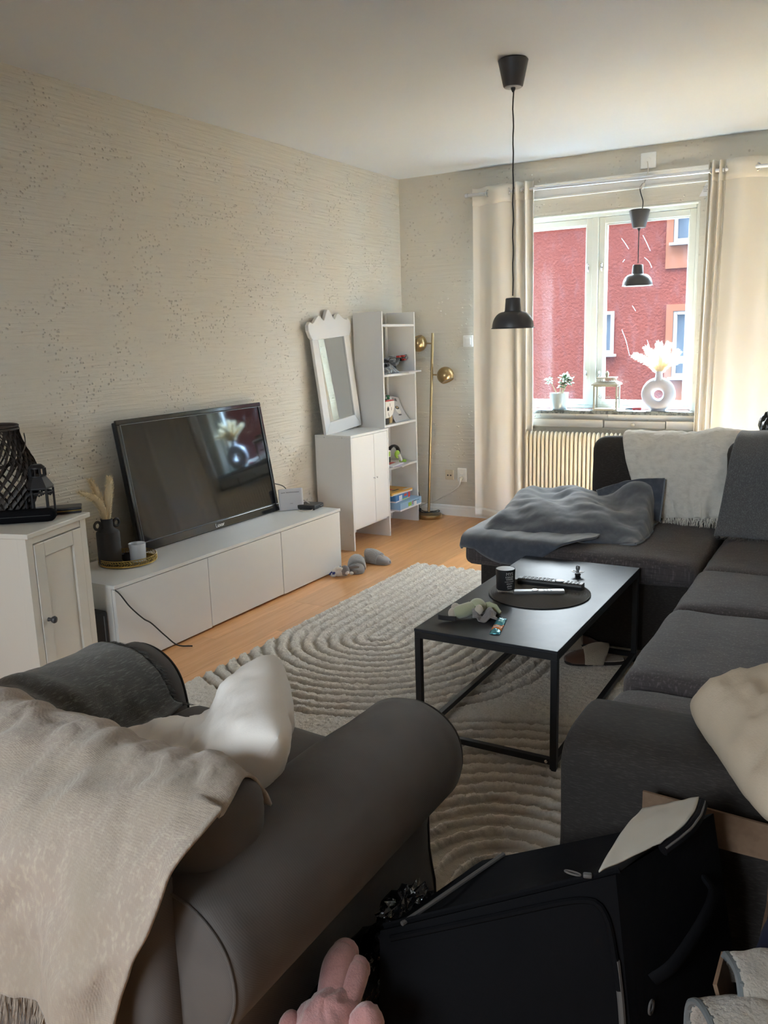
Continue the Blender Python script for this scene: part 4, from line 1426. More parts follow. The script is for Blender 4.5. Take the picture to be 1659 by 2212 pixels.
bt, tp_ = 0.085, 0.640
q.prism([(-fo, 0.0), (fo, 0.0), (fi, bt), (-fi, bt)], 'x', 0.0, 0.022)
q.prism([(-fo, 0.0), (-fi, bt), (-fi, tp_), (-fo, tp_)], 'x', 0.0, 0.022)
q.prism([(fo, 0.0), (fo, tp_), (fi, tp_), (fi, bt)], 'x', 0.0, 0.022)
B('frame', q, 'white', mi, world=False, bev=0.004)
crown = [(-0.265, 0.655), (-0.245, 0.635), (0.245, 0.635), (0.265, 0.655), (0.285, 0.700), (0.280, 0.735), (0.255, 0.757), (0.235, 0.742), (0.200, 0.752), (0.135, 0.790), (0.112, 0.788), (0.075, 0.756), (0.065, 0.758), (0.010, 0.822), (-0.010, 0.822), (-0.070, 0.756), (-0.080, 0.756), (-0.118, 0.788), (-0.140, 0.788), (-0.205, 0.748), (-0.225, 0.742), (-0.255, 0.757), (-0.280, 0.735), (-0.285, 0.700)]
B('crown', G().prism(crown, 'x', 0.0, 0.026), 'white', mi, world=False, bev=0.004, bevseg=3)
B('mirror_glass', G().box(0.004, 0.012, -fi, fi, bt, tp_), 'mirror', mi, world=False)

# ------------------------------------------------------------------ bookcase
bc = E('bookcase', 'tall narrow white open bookcase in the room corner', 'bookcase', (0.13, -0.52, 0))
ky0, ky1, kx0, kx1, kh = -0.764, -0.270, 0.020, 0.255, 1.585
for a, b in ((ky0, ky0 + 0.0155), (ky1 - 0.0155, ky1)):
    B('side_panel', G().box(kx0, kx1, a, b, 0, kh), 'white', bc, bev=0.001, bevseg=1)
SH = [0.158, 0.474, 0.789, 1.147, 1.497]
for z in SH:
    B('shelf', G().box(kx0 + 0.008, kx1 - 0.002, ky0 + 0.0155, ky1 - 0.0155, z - 0.0155, z), 'white', bc, bev=0.001, bevseg=1)
q = G()
for a, b in ((ky0 + 0.0155, ky0 + 0.040), (ky1 - 0.040, ky1 - 0.0155)):
    q.box(kx0, kx0 + 0.006, a, b, 0.02, kh - 0.02)
B('back_strip', q, 'white', bc)

# on the top shelves: building-toy machine in grey plastic
ty = E('toy_machine', 'grey and black building-brick machine lying on the upper shelf', 'toy', (0.15, -0.42, SH[3]))
q = G()
random.seed(11)
for k in range(64):
    yy = -0.665 + 0.350 * random.random()
    t_ = (yy + 0.665) / 0.350
    zz = SH[3] + 0.050 + 0.060 * t_ + random.uniform(-0.020, 0.024)
    xx = 0.15 + random.uniform(-0.035, 0.06)
    sx, sy, sz = random.uniform(0.012, 0.035), random.uniform(0.014, 0.055), random.uniform(0.008, 0.022)
    q.cur = random.choice([0, 0, 0, 1, 2, 2])
    q.box(-sx / 2, sx / 2, -sy / 2, sy / 2, -sz / 2, sz / 2, T=Matrix.Translation((xx, yy, zz)) @ Matrix.Rotation(R(13 + random.uniform(-12, 12)), 4, 'X') @ Matrix.Rotation(R(random.uniform(-9, 9)), 4, 'Z'))
B('bricks', q, ['greyt', 'greyl', 'blackp'], ty, bev=0.001, bevseg=1)
q = G()
for yy, zz in ((-0.41, 0.118), (-0.345, 0.120), (-0.33, 0.095)):
    q.box(0.175, 0.200, yy - 0.014, yy + 0.014, SH[3] + zz - 0.008, SH[3] + zz + 0.006)
B('red_bricks', q, 'red', ty, label='red bricks')
q = G()
for yy, zz, rr in ((-0.36, 0.030, 0.028), (-0.47, 0.030, 0.026), (-0.56, 0.026, 0.024), (-0.33, 0.080, 0.018)):
    q.lathe([(0.0, 0), (rr, 0), (rr, 0.022), (0.0, 0.022)], n=14, T=frame((0.10, yy, SH[3] + zz), (0, 1, 0), (0, 0, 1)))
B('wheel', q, 'blackp', ty, smooth=True, angle=40)
tb = E('toy_figure', 'small turquoise and black building toy at the left of the upper shelf', 'toy', (0.20, -0.715, SH[3]))
q = G()
q.box(0.175, 0.215, -0.742, -0.705, SH[3] + 0.022, SH[3] + 0.068)
q.box(0.180, 0.218, -0.735, -0.715, SH[3] + 0.030, SH[3] + 0.060)
B('body', q, 'teal', tb, bev=0.002)
q = G()
q.box(0.170, 0.220, -0.745, -0.690, SH[3] + 0.0005, SH[3] + 0.022)
q.tube([(0.20, -0.70, SH[3] + 0.06), (0.20, -0.705, SH[3] + 0.092)], 0.007, 8)
B('base', q, 'blackp', tb, bev=0.002)
q = G().ball((0.20, -0.715, SH[3] + 0.096), 0.015, 12, 8)
q.box(0.195, 0.214, -0.697, -0.683, SH[3] + 0.082, SH[3] + 0.098)
B('head', q, 'tan', tb, smooth=True)


def fold(u, v):
    return Vector((0.235 - 0.10 * u, -0.675 + 0.235 * v, SH[3] + 0.003 + 0.075 * math.sin(PI * v) ** 1.3 * math.sin(PI * min(1, u * 1.1) * 0.62 + 0.02) + 0.010 * abs(math.sin(v * 22)) * math.sin(PI * v)))


P, _ = cloth(fold, 16, 44, ((5, 9, 0.006),), 3.0)
props(B('plastic_bag', G().grid(P), 'plasticbag', smooth=True, angle=180, solid=0.0006), 'crumpled see-through plastic bag on the upper shelf edge', 'bag')
bt_ = E('booklet', 'closed white booklet poking over the upper shelf edge', 'booklet', (0.225, -0.37, SH[3]), (0, 0, R(6)))
B('cover', G().box(-0.075, 0.075, -0.125, 0.125, 0.0005, 0.0025), 'paper', bt_, world=False)
B('pages', G().box(-0.073, 0.073, -0.123, 0.123, 0.0025, 0.0075), 'papers', bt_, world=False)
B('cover', G().box(-0.075, 0.075, -0.125, 0.125, 0.0075, 0.0095), 'paper', bt_, world=False)

# third shelf: white and tan toy walker, instruction booklet, green plate
S3 = SH[2]
wk = E('toy_walker', 'white building-brick vehicle on tan legs on the middle shelf', 'toy', (0.19, -0.655, S3))
q = G()
prof = [(-0.735, 0.165), (-0.605, 0.165), (-0.608, 0.115), (-0.630, 0.070), (-0.665, 0.048), (-0.735, 0.045)]
q.prism([(a, S3 + b) for a, b in prof], 'x', 0.165, 0.232)
B('hull', q, 'toyw', wk, bev=0.004)
q = G()
q.box(0.232, 0.2335, -0.715, -0.690, S3 + 0.098, S3 + 0.120)
q.box(0.232, 0.2335, -0.708, -0.698, S3 + 0.112, S3 + 0.128)
for a, b in ((-0.675, 0.150), (-0.655, 0.120), (-0.700, 0.085), (-0.690, 0.070)):
    q.box(0.232, 0.2332, a, a + 0.002, S3 + b - 0.022, S3 + b)
B('panel_lines', q, 'ink', wk)
B('cockpit_rim', G().box(0.168, 0.230, -0.728, -0.612, S3 + 0.1655, S3 + 0.172), 'boxred', wk)
q = G()
for a, w in ((-0.660, 0.018), (-0.630, 0.020), (-0.610, 0.016)):
    q.box(0.165, 0.165 + 0.045, a - w / 2, a + w / 2, S3 + 0.0005, S3 + 0.060)
q.box(0.17, 0.20, -0.605, -0.590, S3 + 0.06, S3 + 0.15)
q.box(0.175, 0.215, -0.603, -0.585, S3 + 0.088, S3 + 0.100)
B('legs', q, 'tan', wk, bev=0.002)
B('feet', G().box(0.160, 0.232, -0.738, -0.690, S3 + 0.0005, S3 + 0.044), 'blackp', wk, bev=0.003)
q = G()
for k in range(9):
    q.ball((0.19 + random.uniform(-0.02, 0.02), -0.70 + 0.014 * k, S3 + 0.185 + random.uniform(-0.008, 0.016)), (0.012, 0.012, 0.009), 8, 5)
B('green_bricks', q, 'green', wk, smooth=True, label='dark green bricks on top')
q = G()
q.ball((0.205, -0.715, S3 + 0.196), 0.014, 10, 6)
q.ball((0.205, -0.690, S3 + 0.192), 0.011, 10, 6)
B('round_pieces', q, 'greyl', wk, smooth=True)
gp = E('toy_baseplate', 'upright green studded building plate at the back of the middle shelf', 'toy', (0.045, -0.69, S3))
B('plate', G().box(0.040, 0.046, -0.745, -0.600, S3 + 0.001, S3 + 0.262), 'green', gp)
q = G()
for i in range(8):
    for j in range(15):
        q.lathe([(0.0055, 0), (0.0055, 0.003), (0.0, 0.003)], n=6, T=frame((0.046, -0.738 + i * 0.0185, S3 + 0.012 + j * 0.0172), (0, 1, 0), (0, 0, 1)))
B('studs', q, 'green', gp)
ib = E('instruction_booklet', 'grey instruction booklet with a round craft picture leaning on the middle shelf', 'booklet', (0.165, -0.45, S3))


def sheet(u, v):
    return Vector((0.205 - 0.075 * v + 0.03 * (1 - v) ** 3 - 0.02 * u, -0.605 + 0.255 * u + 0.02 * v, S3 + 0.002 + 0.205 * v - 0.045 * u * v))


P, _ = cloth(sheet, 12, 14, (), 0)
B('sheet', G().grid(P), 'papers', ib, smooth=True, angle=180, solid=0.002)


def on(u, v, d=0.0018):
    p = sheet(u, v)
    a = (sheet(u + 0.01, v) - p).normalized()
    b = (sheet(u, v + 0.01) - p).normalized()
    n = a.cross(b)
    if n.x < 0:
        n = -n
    return frame(p + n * d, a, b)


T = XF[ib.name].inverted()
text('lettering', 'STAR', 0.034, T @ on(0.60, 0.86, 0.0022), 'ink', ib)
q = G()
q.lathe([(0.0, 0), (0.040, 0), (0.040, 0.0006), (0, 0.0006)], n=24, T=on(0.57, 0.40, 0.0016), sx=1.0, sy=0.62)
B('picture', q, 'toyw', ib, label='white printed pod shape')
q = G()
q.lathe([(0.0, 0), (0.033, 0), (0.033, 0.0006), (0, 0.0006)], n=20, T=on(0.58, 0.53, 0.0020), sx=1.0, sy=0.42)
q.lathe([(0.0, 0), (0.030, 0), (0.030, 0.0006), (0, 0.0006)], n=20, T=on(0.55, 0.24, 0.0016), sx=1.0, sy=0.16)
B('picture_shadow', q, 'ink', ib)
B('picture_tint', G().lathe([(0.0, 0), (0.022, 0), (0.022, 0.0006), (0, 0.0006)], n=20, T=on(0.58, 0.54, 0.0026), sx=1.0, sy=0.36), 'tan', ib)

# second shelf: headphones, toy box, papers
S2 = SH[1]
hp_ = E('headphones', 'black headphones with lime green cups on the second shelf from the bottom', 'headphones', (0.17, -0.52, S2))
arc = [(0.155 + 0.01 * math.cos(a), -0.540 + 0.062 * math.cos(a), S2 + 0.074 + 0.058 * math.sin(a)) for a in [PI * 1.15 * k / 20 - 0.5 for k in range(21)]]
B('headband', G().tube(arc, 0.018, 10, flat=0.55), 'blackp', hp_, smooth=True)
q = G().ball((0.190, -0.545, S2 + 0.070), (0.018, 0.031, 0.031), 18, 10)
B('ear_cup', q, 'lime', hp_, smooth=True)
q = G().tube([(0.205, -0.553, S2 + 0.072), (0.208, -0.530, S2 + 0.040), (0.205, -0.505, S2 + 0.012)], [0.014, 0.012, 0.010], 10)
B('yoke', q, 'toyw', hp_, smooth=True)
B('ear_pad', G().lathe([(0.010, 0), (0.026, 0.0), (0.030, 0.010), (0.026, 0.020), (0.010, 0.020)], n=20, T=frame((0.205, -0.490, S2 + 0.004), (1, 0, 0), (0, 1, 0))), 'lime', hp_, smooth=True)
gb = E('toy_box', 'small white and lime plastic toy beside the headphones', 'toy', (0.16, -0.640, S2))
B('shell', G().soft((0.16, -0.655, S2 + 0.088), (0.055, 0.090, 0.052), 0.010, n=6), 'toyw', gb, smooth=True)
B('green_face', G().box(0.186, 0.190, -0.690, -0.630, S2 + 0.070, S2 + 0.104), 'lime', gb)
B('foot', G().box(0.14, 0.18, -0.69, -0.61, S2 + 0.0005, S2 + 0.064), 'blackp', gb, bev=0.004)
for k, (mat_, dz, dx, rot, lab) in enumerate((('paper', 0.0, 0.040, 14, 'lowest white sheaf of papers hanging over the second shelf'), ('paperl', 0.007, 0.028, 20, 'lilac edged exercise book in the middle of the paper pile'), ('paper', 0.015, 0.030, 8, 'white book with a red cover picture topmost of the paper pile'))):
    e = E('book', lab, 'book', (0.175 + dx, -0.655 + 0.05 * (2 - k), S2 + 0.0008 + dz), (0, 0, R(rot)), group='papers on the second shelf')
    B('cover', G().box(-0.085, 0.085, -0.105, 0.105, 0.0, 0.0016), mat_, e, world=False)
    B('pages', G().box(-0.083, 0.083, -0.103, 0.103, 0.0016, 0.0055), 'papers', e, world=False)
    B('cover', G().box(-0.085, 0.085, -0.105, 0.105, 0.0055, 0.0068), mat_, e, world=False)
    if k == 2:
        q = G()
        q.box(-0.075, 0.03, -0.09, 0.098, 0.0068, 0.0074)
        B('cover_picture', q, 'boxred', e, world=False)

for e_, d_ in ((hp_, 0.070), (gb, 0.050), (wk, 0.035), (ib, 0.045)):
    e_.location.y += d_

# bottom shelf: game boxes
S1 = SH[0]


def gamebox(name, label, loc, rot, s, mat, marks, group='boxes on the lowest shelf'):
    e = E(name, label, 'game box', loc, (0, 0, R(rot)), group=group)
    B('lid', G().box(-s[0] / 2, s[0] / 2, -s[1] / 2, s[1] / 2, s[2] * 0.18, s[2]), mat, e, world=False, bev=0.0015)
    B('tray', G().box(-s[0] / 2 + 0.002, s[0] / 2 - 0.002, -s[1] / 2 + 0.002, s[1] / 2 - 0.002, 0, s[2] * 0.18), 'paper', e, world=False)
    for m_, bx in marks:
        B('print', G().box(*bx), m_, e, world=False)
    return e


h1, h2, h3 = 0.060, 0.052, 0.022
gamebox('game_box', 'light blue game box lowest of the pile on the bottom shelf', (0.215, -0.545, S1 + 0.001), 0, (0.245, 0.330, h1), 'boxblue',
        (('lime', (0.1226, 0.1232, -0.045, 0.005, 0.018, 0.046)), ('paper', (0.1226, 0.1232, 0.045, 0.085, 0.012, 0.040)), ('paper', (0.1226, 0.1232, -0.045, 0.000, 0.011, 0.017)), ('boxred', (0.1226, 0.1234, 0.018, 0.026, 0.022, 0.048)), ('ink', (0.1226, 0.1232, 0.030, 0.085, 0.042, 0.046)), ('ink', (0.1226, 0.1232, 0.095, 0.125, 0.042, 0.045))))
gamebox('game_box', 'mid blue game box with a red end between two other boxes', (0.19, -0.585, S1 + h1 + 0.0015), 4, (0.20, 0.255, h2), 'boxblue2',
        (('paper', (0.1001, 0.1008, -0.075, -0.020, 0.012, 0.044)), ('boxred', (0.1001, 0.1008, 0.085, 0.120, 0.006, 0.050)), ('boxred', (0.1001, 0.1008, 0.015, 0.060, 0.026, 0.042)), ('lime', (0.1001, 0.1006, -0.020, 0.075, 0.004, 0.010))))
gamebox('game_box', 'yellow and red flat game box topmost of the pile on the bottom shelf', (0.18, -0.590, S1 + h1 + h2 + 0.002), -4, (0.225, 0.285, h3), 'yellow',
        (('boxred', (-0.100, 0.03, -0.13, 0.02, h3, h3 + 0.0006)), ('toyw', (0.1126, 0.1132, -0.12, 0.140, 0.004, 0.012)), ('ink', (0.045, 0.065, -0.05, 0.04, h3, h3 + 0.0006)), ('toyw', (0.080, 0.11, 0.05, 0.130, h3, h3 + 0.0006))))

# ------------------------------------------------------------------ brass floor lamp
fl = E('floor_lamp', 'antique brass floor lamp with two round heads in the room corner', 'floor lamp', (0.275, -0.145, 0), (0, R(2.6), 0))
B('base', G().lathe([(0.0, 0.0), (0.100, 0.0), (0.104, 0.006), (0.104, 0.026), (0.098, 0.034), (0.012, 0.038), (0.0, 0.038)], n=44), 'brass', fl, world=False, smooth=True, angle=35)
B('pole', G().tube([(0, 0, 0.035), (0, 0, 1.430)], 0.0105, 16), 'brass', fl, world=False, smooth=True, angle=50)


def head(z, side, aim):
    s = side
    a = B('arm', G().tube([(0, 0, z), (s * 0.055, -0.002, z)], 0.0055, 10), 'brass', fl, world=False, smooth=True)
    n = Vector(aim).normalized()
    c = Vector((s * 0.118, -0.004, z))
    T = Matrix.Translation(c) @ n.to_track_quat('Z', 'Y').to_matrix().to_4x4()
    pr = []
    for k in range(17):
        t_ = PI - (PI - 0.80) * k / 16
        pr.append((0.066 * math.sin(t_) + 1e-5, 0.066 * math.cos(t_)))
    inn = [(r * 0.95, z_ * 0.95) for r, z_ in pr[::-1]]
    B('shade', G().lathe(pr + inn[:1], n=32, T=T), 'brass', fl, world=False, smooth=True, angle=60)
    B('shade_inside', G().lathe([(r * 0.985, z_ * 0.985 + 0.001) for r, z_ in pr[:-1]], n=32, T=T), 'blackm', fl, world=False, smooth=True)


head(1.352, -1, (-0.25, -0.35, 0.9))
head(1.118, 1, (0.45, -0.12, -0.75))
q = G().tube(spline([(0.16, -0.10, 0.045), (0.20, -0.12, 0.048), (0.26, -0.16, 0.046), (0.31, -0.12, 0.048), (0.35, -0.115, 0.058), (0.36, -0.135, 0.052), (0.31, -0.155, 0.046), (0.24, -0.19, 0.048), (0.20, -0.16, 0.07), (0.195, -0.14, 0.15), (0.17, -0.12, 0.20), (0.10, -0.09, 0.215)]), 0.0034, 7)
q.soft((0.205, -0.17, 0.062), (0.03, 0.03, 0.028), 0.008, n=4)
props(B('cable', q, 'cord', smooth=True), 'black lamp cable coiled on the round brass lamp base', 'cable')
# ------------------------------------------------------------------ rug with carved arcs
rng = np.random.default_rng(3)
RX0, RX1, RY0, RY1 = 0.862, 2.96, -4.62, -1.455
st = 0.0047
nx_, ny_ = int((RX1 - RX0) / st), int((RY1 - RY0) / st)
X, Y = np.meshgrid(np.linspace(RX0, RX1, nx_), np.linspace(RY0, RY1, ny_), indexing='ij')


def smooth_noise(shape, k):
    a = rng.standard_normal(shape)
    for _ in range(k):
        a = (a + np.roll(a, 1, 0) + np.roll(a, -1, 0) + np.roll(a, 1, 1) + np.roll(a, -1, 1)) / 5
    return a / a.std()


def sstep(a, b, x):
    t = np.clip((x - a) / (b - a), 0, 1)
    return t * t * (3 - 2 * t)


wob = smooth_noise(X.shape, 30) * 0.0028
r1 = np.where(Y < -2.72, np.hypot(X - 1.31, Y + 2.72), np.abs(X - 1.31)) + wob
r2 = np.where(Y > -4.17, np.hypot(X - 2.55, Y + 4.17), np.abs(X - 2.55)) + wob


def grooves(r, sp, ph, width):
    u = (r / sp + ph) % 1.0
    d = np.minimum(u, 1 - u) * sp
    return sstep(width, width + 0.015, d)


pile = np.ones_like(X)
m1 = r1 < 0.87
pile = np.where(m1, grooves(r1, 0.0610, 0.12, 0.0045), pile)
m2 = (r2 < 0.985) & ~m1
wid = 0.005 + 0.010 * np.clip((0.75 - r2) / 0.6, 0, 1)
pile = np.where(m2, grooves(r2, 0.0605, 0.15, wid), pile)
far = sstep(-2.6, -1.9, Y)
pile = np.where(m1, pile + (1 - pile) * 0.35 * far, pile)
Z = 0.0050 + pile * (0.0165 + 0.0013 * smooth_noise(X.shape, 4) + 0.0013 * smooth_noise(X.shape, 1)) + 0.0004 * smooth_noise(X.shape, 1)
Xj = X + 0.0016 * smooth_noise(X.shape, 1)
Yj = Y + 0.0016 * smooth_noise(X.shape, 1)
edge = 0.004 * smooth_noise(X.shape, 2)
Xj[0], Xj[-1] = X[0] + edge[0], X[-1] + edge[-1]
Yj[:, 0], Yj[:, -1] = Y[:, 0] + edge[:, 0], Y[:, -1] + edge[:, -1]
Z[0] = Z[-1] = 0.001
Z[:, 0] = Z[:, -1] = 0.001
me = bpy.data.meshes.new('rug')
n = nx_ * ny_
me.vertices.add(n)
co = np.stack([Xj - 1.911, Yj + 3.0375, Z], -1).reshape(-1)
me.vertices.foreach_set('co', co)
idx = np.arange(n).reshape(nx_, ny_)
q4 = np.stack([idx[:-1, :-1], idx[1:, :-1], idx[1:, 1:], idx[:-1, 1:]], -1).reshape(-1)
nf = len(q4) // 4
me.loops.add(len(q4))
me.loops.foreach_set('vertex_index', q4)
me.polygons.add(nf)
me.polygons.foreach_set('loop_start', np.arange(0, len(q4), 4))
me.polygons.foreach_set('use_smooth', np.ones(nf, dtype=bool))
me.materials.append(M['rug'])
at_ = me.attributes.new('pile', 'FLOAT', 'POINT')
at_.data.foreach_set('value', np.clip(pile, 0, 1).reshape(-1).astype(np.float32))
me.update()
me.validate()
rug = bpy.data.objects.new('rug', me)
link(rug)
rug.location = (1.911, -3.0375, 0)
# loose tufts of the pile
nt2 = 150000
ti = rng.integers(2, nx_ - 2, nt2)
tj = rng.integers(2, ny_ - 2, nt2)
ok = (rng.random(nt2) < pile[ti, tj] ** 2)
ti, tj = ti[ok], tj[ok]
nt2 = len(ti)
p0 = np.stack([Xj[ti, tj], Yj[ti, tj], Z[ti, tj] - 0.004], -1) + np.concatenate([rng.uniform(-0.002, 0.002, (nt2, 2)), np.zeros((nt2, 1))], 1)
an = rng.uniform(0, 2 * PI, nt2)
ln2 = rng.uniform(0.003, 0.009, nt2)
tip = p0 + np.stack([np.cos(an) * ln2, np.sin(an) * ln2, rng.uniform(0.005, 0.0105, nt2)], -1)
sd2 = np.stack([-np.sin(an), np.cos(an), np.zeros(nt2)], -1) * rng.uniform(0.0009, 0.0018, (nt2, 1))
tv3 = np.concatenate([p0 - sd2, p0 + sd2, tip], 1).reshape(-1, 3) - np.array([1.911, -3.0375, 0])
tm = bpy.data.meshes.new('pile_tufts')
tm.vertices.add(nt2 * 3)
tm.vertices.foreach_set('co', tv3.reshape(-1))
tm.loops.add(nt2 * 3)
tm.loops.foreach_set('vertex_index', np.arange(nt2 * 3))
tm.polygons.add(nt2)
tm.polygons.foreach_set('loop_start', np.arange(0, nt2 * 3, 3))
tm.materials.append(M['tuft'])
tm.update()
tm.validate()
to_ = bpy.data.objects.new('pile_tufts', tm)
link(to_, rug)
props(to_, kind='stuff')
props(rug, 'beige shaggy rug with carved concentric arcs under the coffee table', 'rug')

# ------------------------------------------------------------------ corner sofa
so = E('corner_sofa', 'large charcoal fabric corner sofa with loose cushions along the right side', 'sofa', (2.9, -2.9, 0.02))
zf = 0.024
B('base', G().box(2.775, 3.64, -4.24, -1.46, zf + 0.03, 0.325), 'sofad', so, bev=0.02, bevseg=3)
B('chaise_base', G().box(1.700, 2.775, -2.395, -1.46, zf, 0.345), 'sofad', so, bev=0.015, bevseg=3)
q = G()
for a, b in ((2.82, -4.19), (3.58, -4.19), (3.58, -1.52)):
    q.box(a - 0.03, a + 0.03, b - 0.03, b + 0.03, zf - 0.012, zf + 0.031)
B('feet', q, 'blackm', so)
B('seat_cushion', G().soft((2.166, -1.985, 0.402), (1.053, 0.96, 0.120), 0.045, (0, 0, 0.012), 18, amp=0.006, fr=4), 'sofa', so, smooth=True, angle=180, label='wide chaise seat cushion')
for y0, y1, zt, sd in ((-4.02, -3.705, 0.430, 1.0), (-3.705, -3.020, 0.452, 2.0), (-3.020, -2.470, 0.450, 3.0), (-2.470, -1.800, 0.445, 4.0)):
    B('seat_cushion', G().soft((3.09, (y0 + y1) / 2, zt - 0.07), (0.78, y1 - y0 - 0.004, 0.150), 0.050, (0.006, 0, 0.016), 16, amp=0.007, fr=5, seed=sd), 'sofa', so, smooth=True, angle=180)
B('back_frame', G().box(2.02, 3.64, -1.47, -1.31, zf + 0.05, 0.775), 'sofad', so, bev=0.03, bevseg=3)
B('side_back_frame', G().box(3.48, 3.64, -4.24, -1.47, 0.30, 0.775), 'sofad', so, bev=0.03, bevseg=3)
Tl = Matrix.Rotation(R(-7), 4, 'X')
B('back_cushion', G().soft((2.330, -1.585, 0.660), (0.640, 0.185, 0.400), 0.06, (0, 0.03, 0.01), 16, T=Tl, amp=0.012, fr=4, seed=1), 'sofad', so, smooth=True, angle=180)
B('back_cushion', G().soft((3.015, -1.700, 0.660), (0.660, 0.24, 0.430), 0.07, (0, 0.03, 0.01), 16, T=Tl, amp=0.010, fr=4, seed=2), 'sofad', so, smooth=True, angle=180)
for yc, ln_ in ((-2.45, 0.62), (-3.05, 0.58), (-3.62, 0.54)):
    B('back_cushion', G().soft((3.40, yc, 0.63), (0.19, ln_, 0.38), 0.06, (0.03, 0, 0.01), 12, T=Matrix.Rotation(R(8), 4, 'Y'), amp=0.010, fr=4, seed=yc), 'sofa', so, smooth=True, angle=180)
arm = [(-4.275, 0.07), (-4.276, 0.25), (-4.275, 0.445), (-4.268, 0.482), (-4.245, 0.508), (-4.205, 0.520), (-4.14, 0.523), (-4.05, 0.519), (-4.008, 0.505), (-3.988, 0.475), (-3.985, 0.30), (-3.985, 0.07)]
q = G()
secs = [(2.712, 0.022), (2.717, 0.009), (2.727, 0.002), (2.755, 0.0), (3.05, -0.003), (3.35, 0.0), (3.64, 0.0)]
P = []
lp = cspline([(a, b, 0) for a, b in arm], 4)
cy_, cz_ = -4.13, 0.31
for xs_, sh in secs:
    rowp = []
    for p in lp:
        d = Vector((p.x - cy_, p.y - cz_))
        k = 1 - sh / max(d.length, 0.01)
        rowp.append((xs_, cy_ + d.x * k, cz_ + d.y * k))
    P.append(rowp)
nl = len(lp)
vs = [p for r_ in P for p in r_]
fs = []
for i in range(len(P) - 1):
    for j in range(nl):
        j2 = (j + 1) % nl
        fs.append((i * nl + j, (i + 1) * nl + j, (i + 1) * nl + j2, i * nl + j2))
fs += [tuple(range(nl)), tuple(range((len(P) - 1) * nl, len(P) * nl))[::-1]]
q.add(vs, fs)
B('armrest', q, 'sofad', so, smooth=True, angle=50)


def fringe(name, pts, dirs, mat, parent, n=160, L=0.05, w=0.0010, spread=0.02, lift=None):
    """Loose threads along an edge."""
    it = []
    m = len(pts)
    for _ in range(n):
        k = random.random() * (m - 1.01)
        i = int(k)
        p = Vector(pts[i]).lerp(Vector(pts[i + 1]), k - i)
        d = Vector(dirs[i])
        l = L * random.uniform(0.55, 1.15)
        tip = p + d * l + Vector((random.uniform(-1, 1), random.uniform(-1, 1), random.uniform(-0.3, 0.3))) * spread
        it.append((p, tip, Vector((random.uniform(-1, 1), random.uniform(-1, 1), random.uniform(-1, 1))) * spread * 0.35))
    return B(name, G().hairs(it, w), mat, parent, smooth=True, angle=180, kind='stuff')


# white gauze throw over the window-side back
wt = E('throw_blanket', 'creased white gauze throw with a fringe hung over the sofa back', 'throw', (2.4, -1.7, 0.5))
pf_ = pathfn([(0, -1.750, 0.500), (0, -1.735, 0.62), (0, -1.712, 0.76), (0, -1.660, 0.858), (0, -1.57, 0.895), (0, -1.45, 0.862), (0, -1.30, 0.78), (0, -1.275, 0.55)])


def wfn(u, v):
    p = pf_(v)
    k = max(0.0, 1 - v / 0.42)
    x0 = 2.165 + 0.150 * k ** 1.3
    x1 = 2.790 - 0.105 * k ** 0.8 - 0.03 * max(0, v - 0.5)
    x = x0 + (x1 - x0) * u
    dz = 0.030 * math.exp(-((u - 0.72) / 0.16) ** 2) * (1 if v > 0.25 else v / 0.25)
    dz += -0.016 * k * math.sin(u * PI) * 0
    fold_ = 0.030 * math.exp(-((u - 0.86 + 0.10 * k) / 0.06) ** 2) * k
    return (x, p.y - fold_ - 0.006 - 0.012 * k * abs(math.sin(u * 8)), p.z + dz + 0.02 * (1 - k) * 0 - 0.035 * k * (u - 0.5) * -1 * 0.9)


P, N = cloth(wfn, 74, 70, ((5, 3, 0.012), (12, 9, 0.009), (26, 22, 0.005)), 4.0)
B('cloth', G().grid(P), 'throww', wt, smooth=True, angle=180, solid=0.004)
fringe('fringe', [tuple(P[i, 0]) for i in range(74)], [(0, -0.25, -1)] * 74, 'throww', wt, 420, 0.058, 0.0013, 0.018)

# grey throw over the corner back cushion
gt = E('throw_blanket', 'speckled dark grey throw covering the sofa back cushion in the corner', 'throw', (3.0, -1.8, 0.46))
pg = pathfn([(0, -1.935, 0.462), (0, -1.900, 0.53), (0, -1.858, 0.68), (0, -1.826, 0.82), (0, -1.740, 0.905), (0, -1.62, 0.915), (0, -1.50, 0.85), (0, -1.29, 0.795), (0, -1.275, 0.60)])


def gfn(u, v):
    p = pg(v)
    x0 = 2.672 + 0.062 * min(1, v / 0.5)
    return (x0 + (3.38 - x0) * u, p.y - 0.006 * math.sin(u * 9), p.z + 0.004 * math.sin(u * 5 + 1))


P, N = cloth(gfn, 60, 60, ((4, 4, 0.006), (12, 10, 0.003)), 8.0)
B('cloth', G().grid(P), 'throwg', gt, smooth=True, angle=180, solid=0.006)
fringe('fringe', [tuple(P[i, 0]) for i in range(60)], [(-0.1, -1, -0.05)] * 60, 'throwg', gt, 360, 0.055, 0.0012, 0.018)

# blue-grey fleece heap on the chaise
bl = E('blanket', 'blue grey fleece blanket heaped on the left end of the chaise', 'blanket', (1.95, -2.05, 0.47))


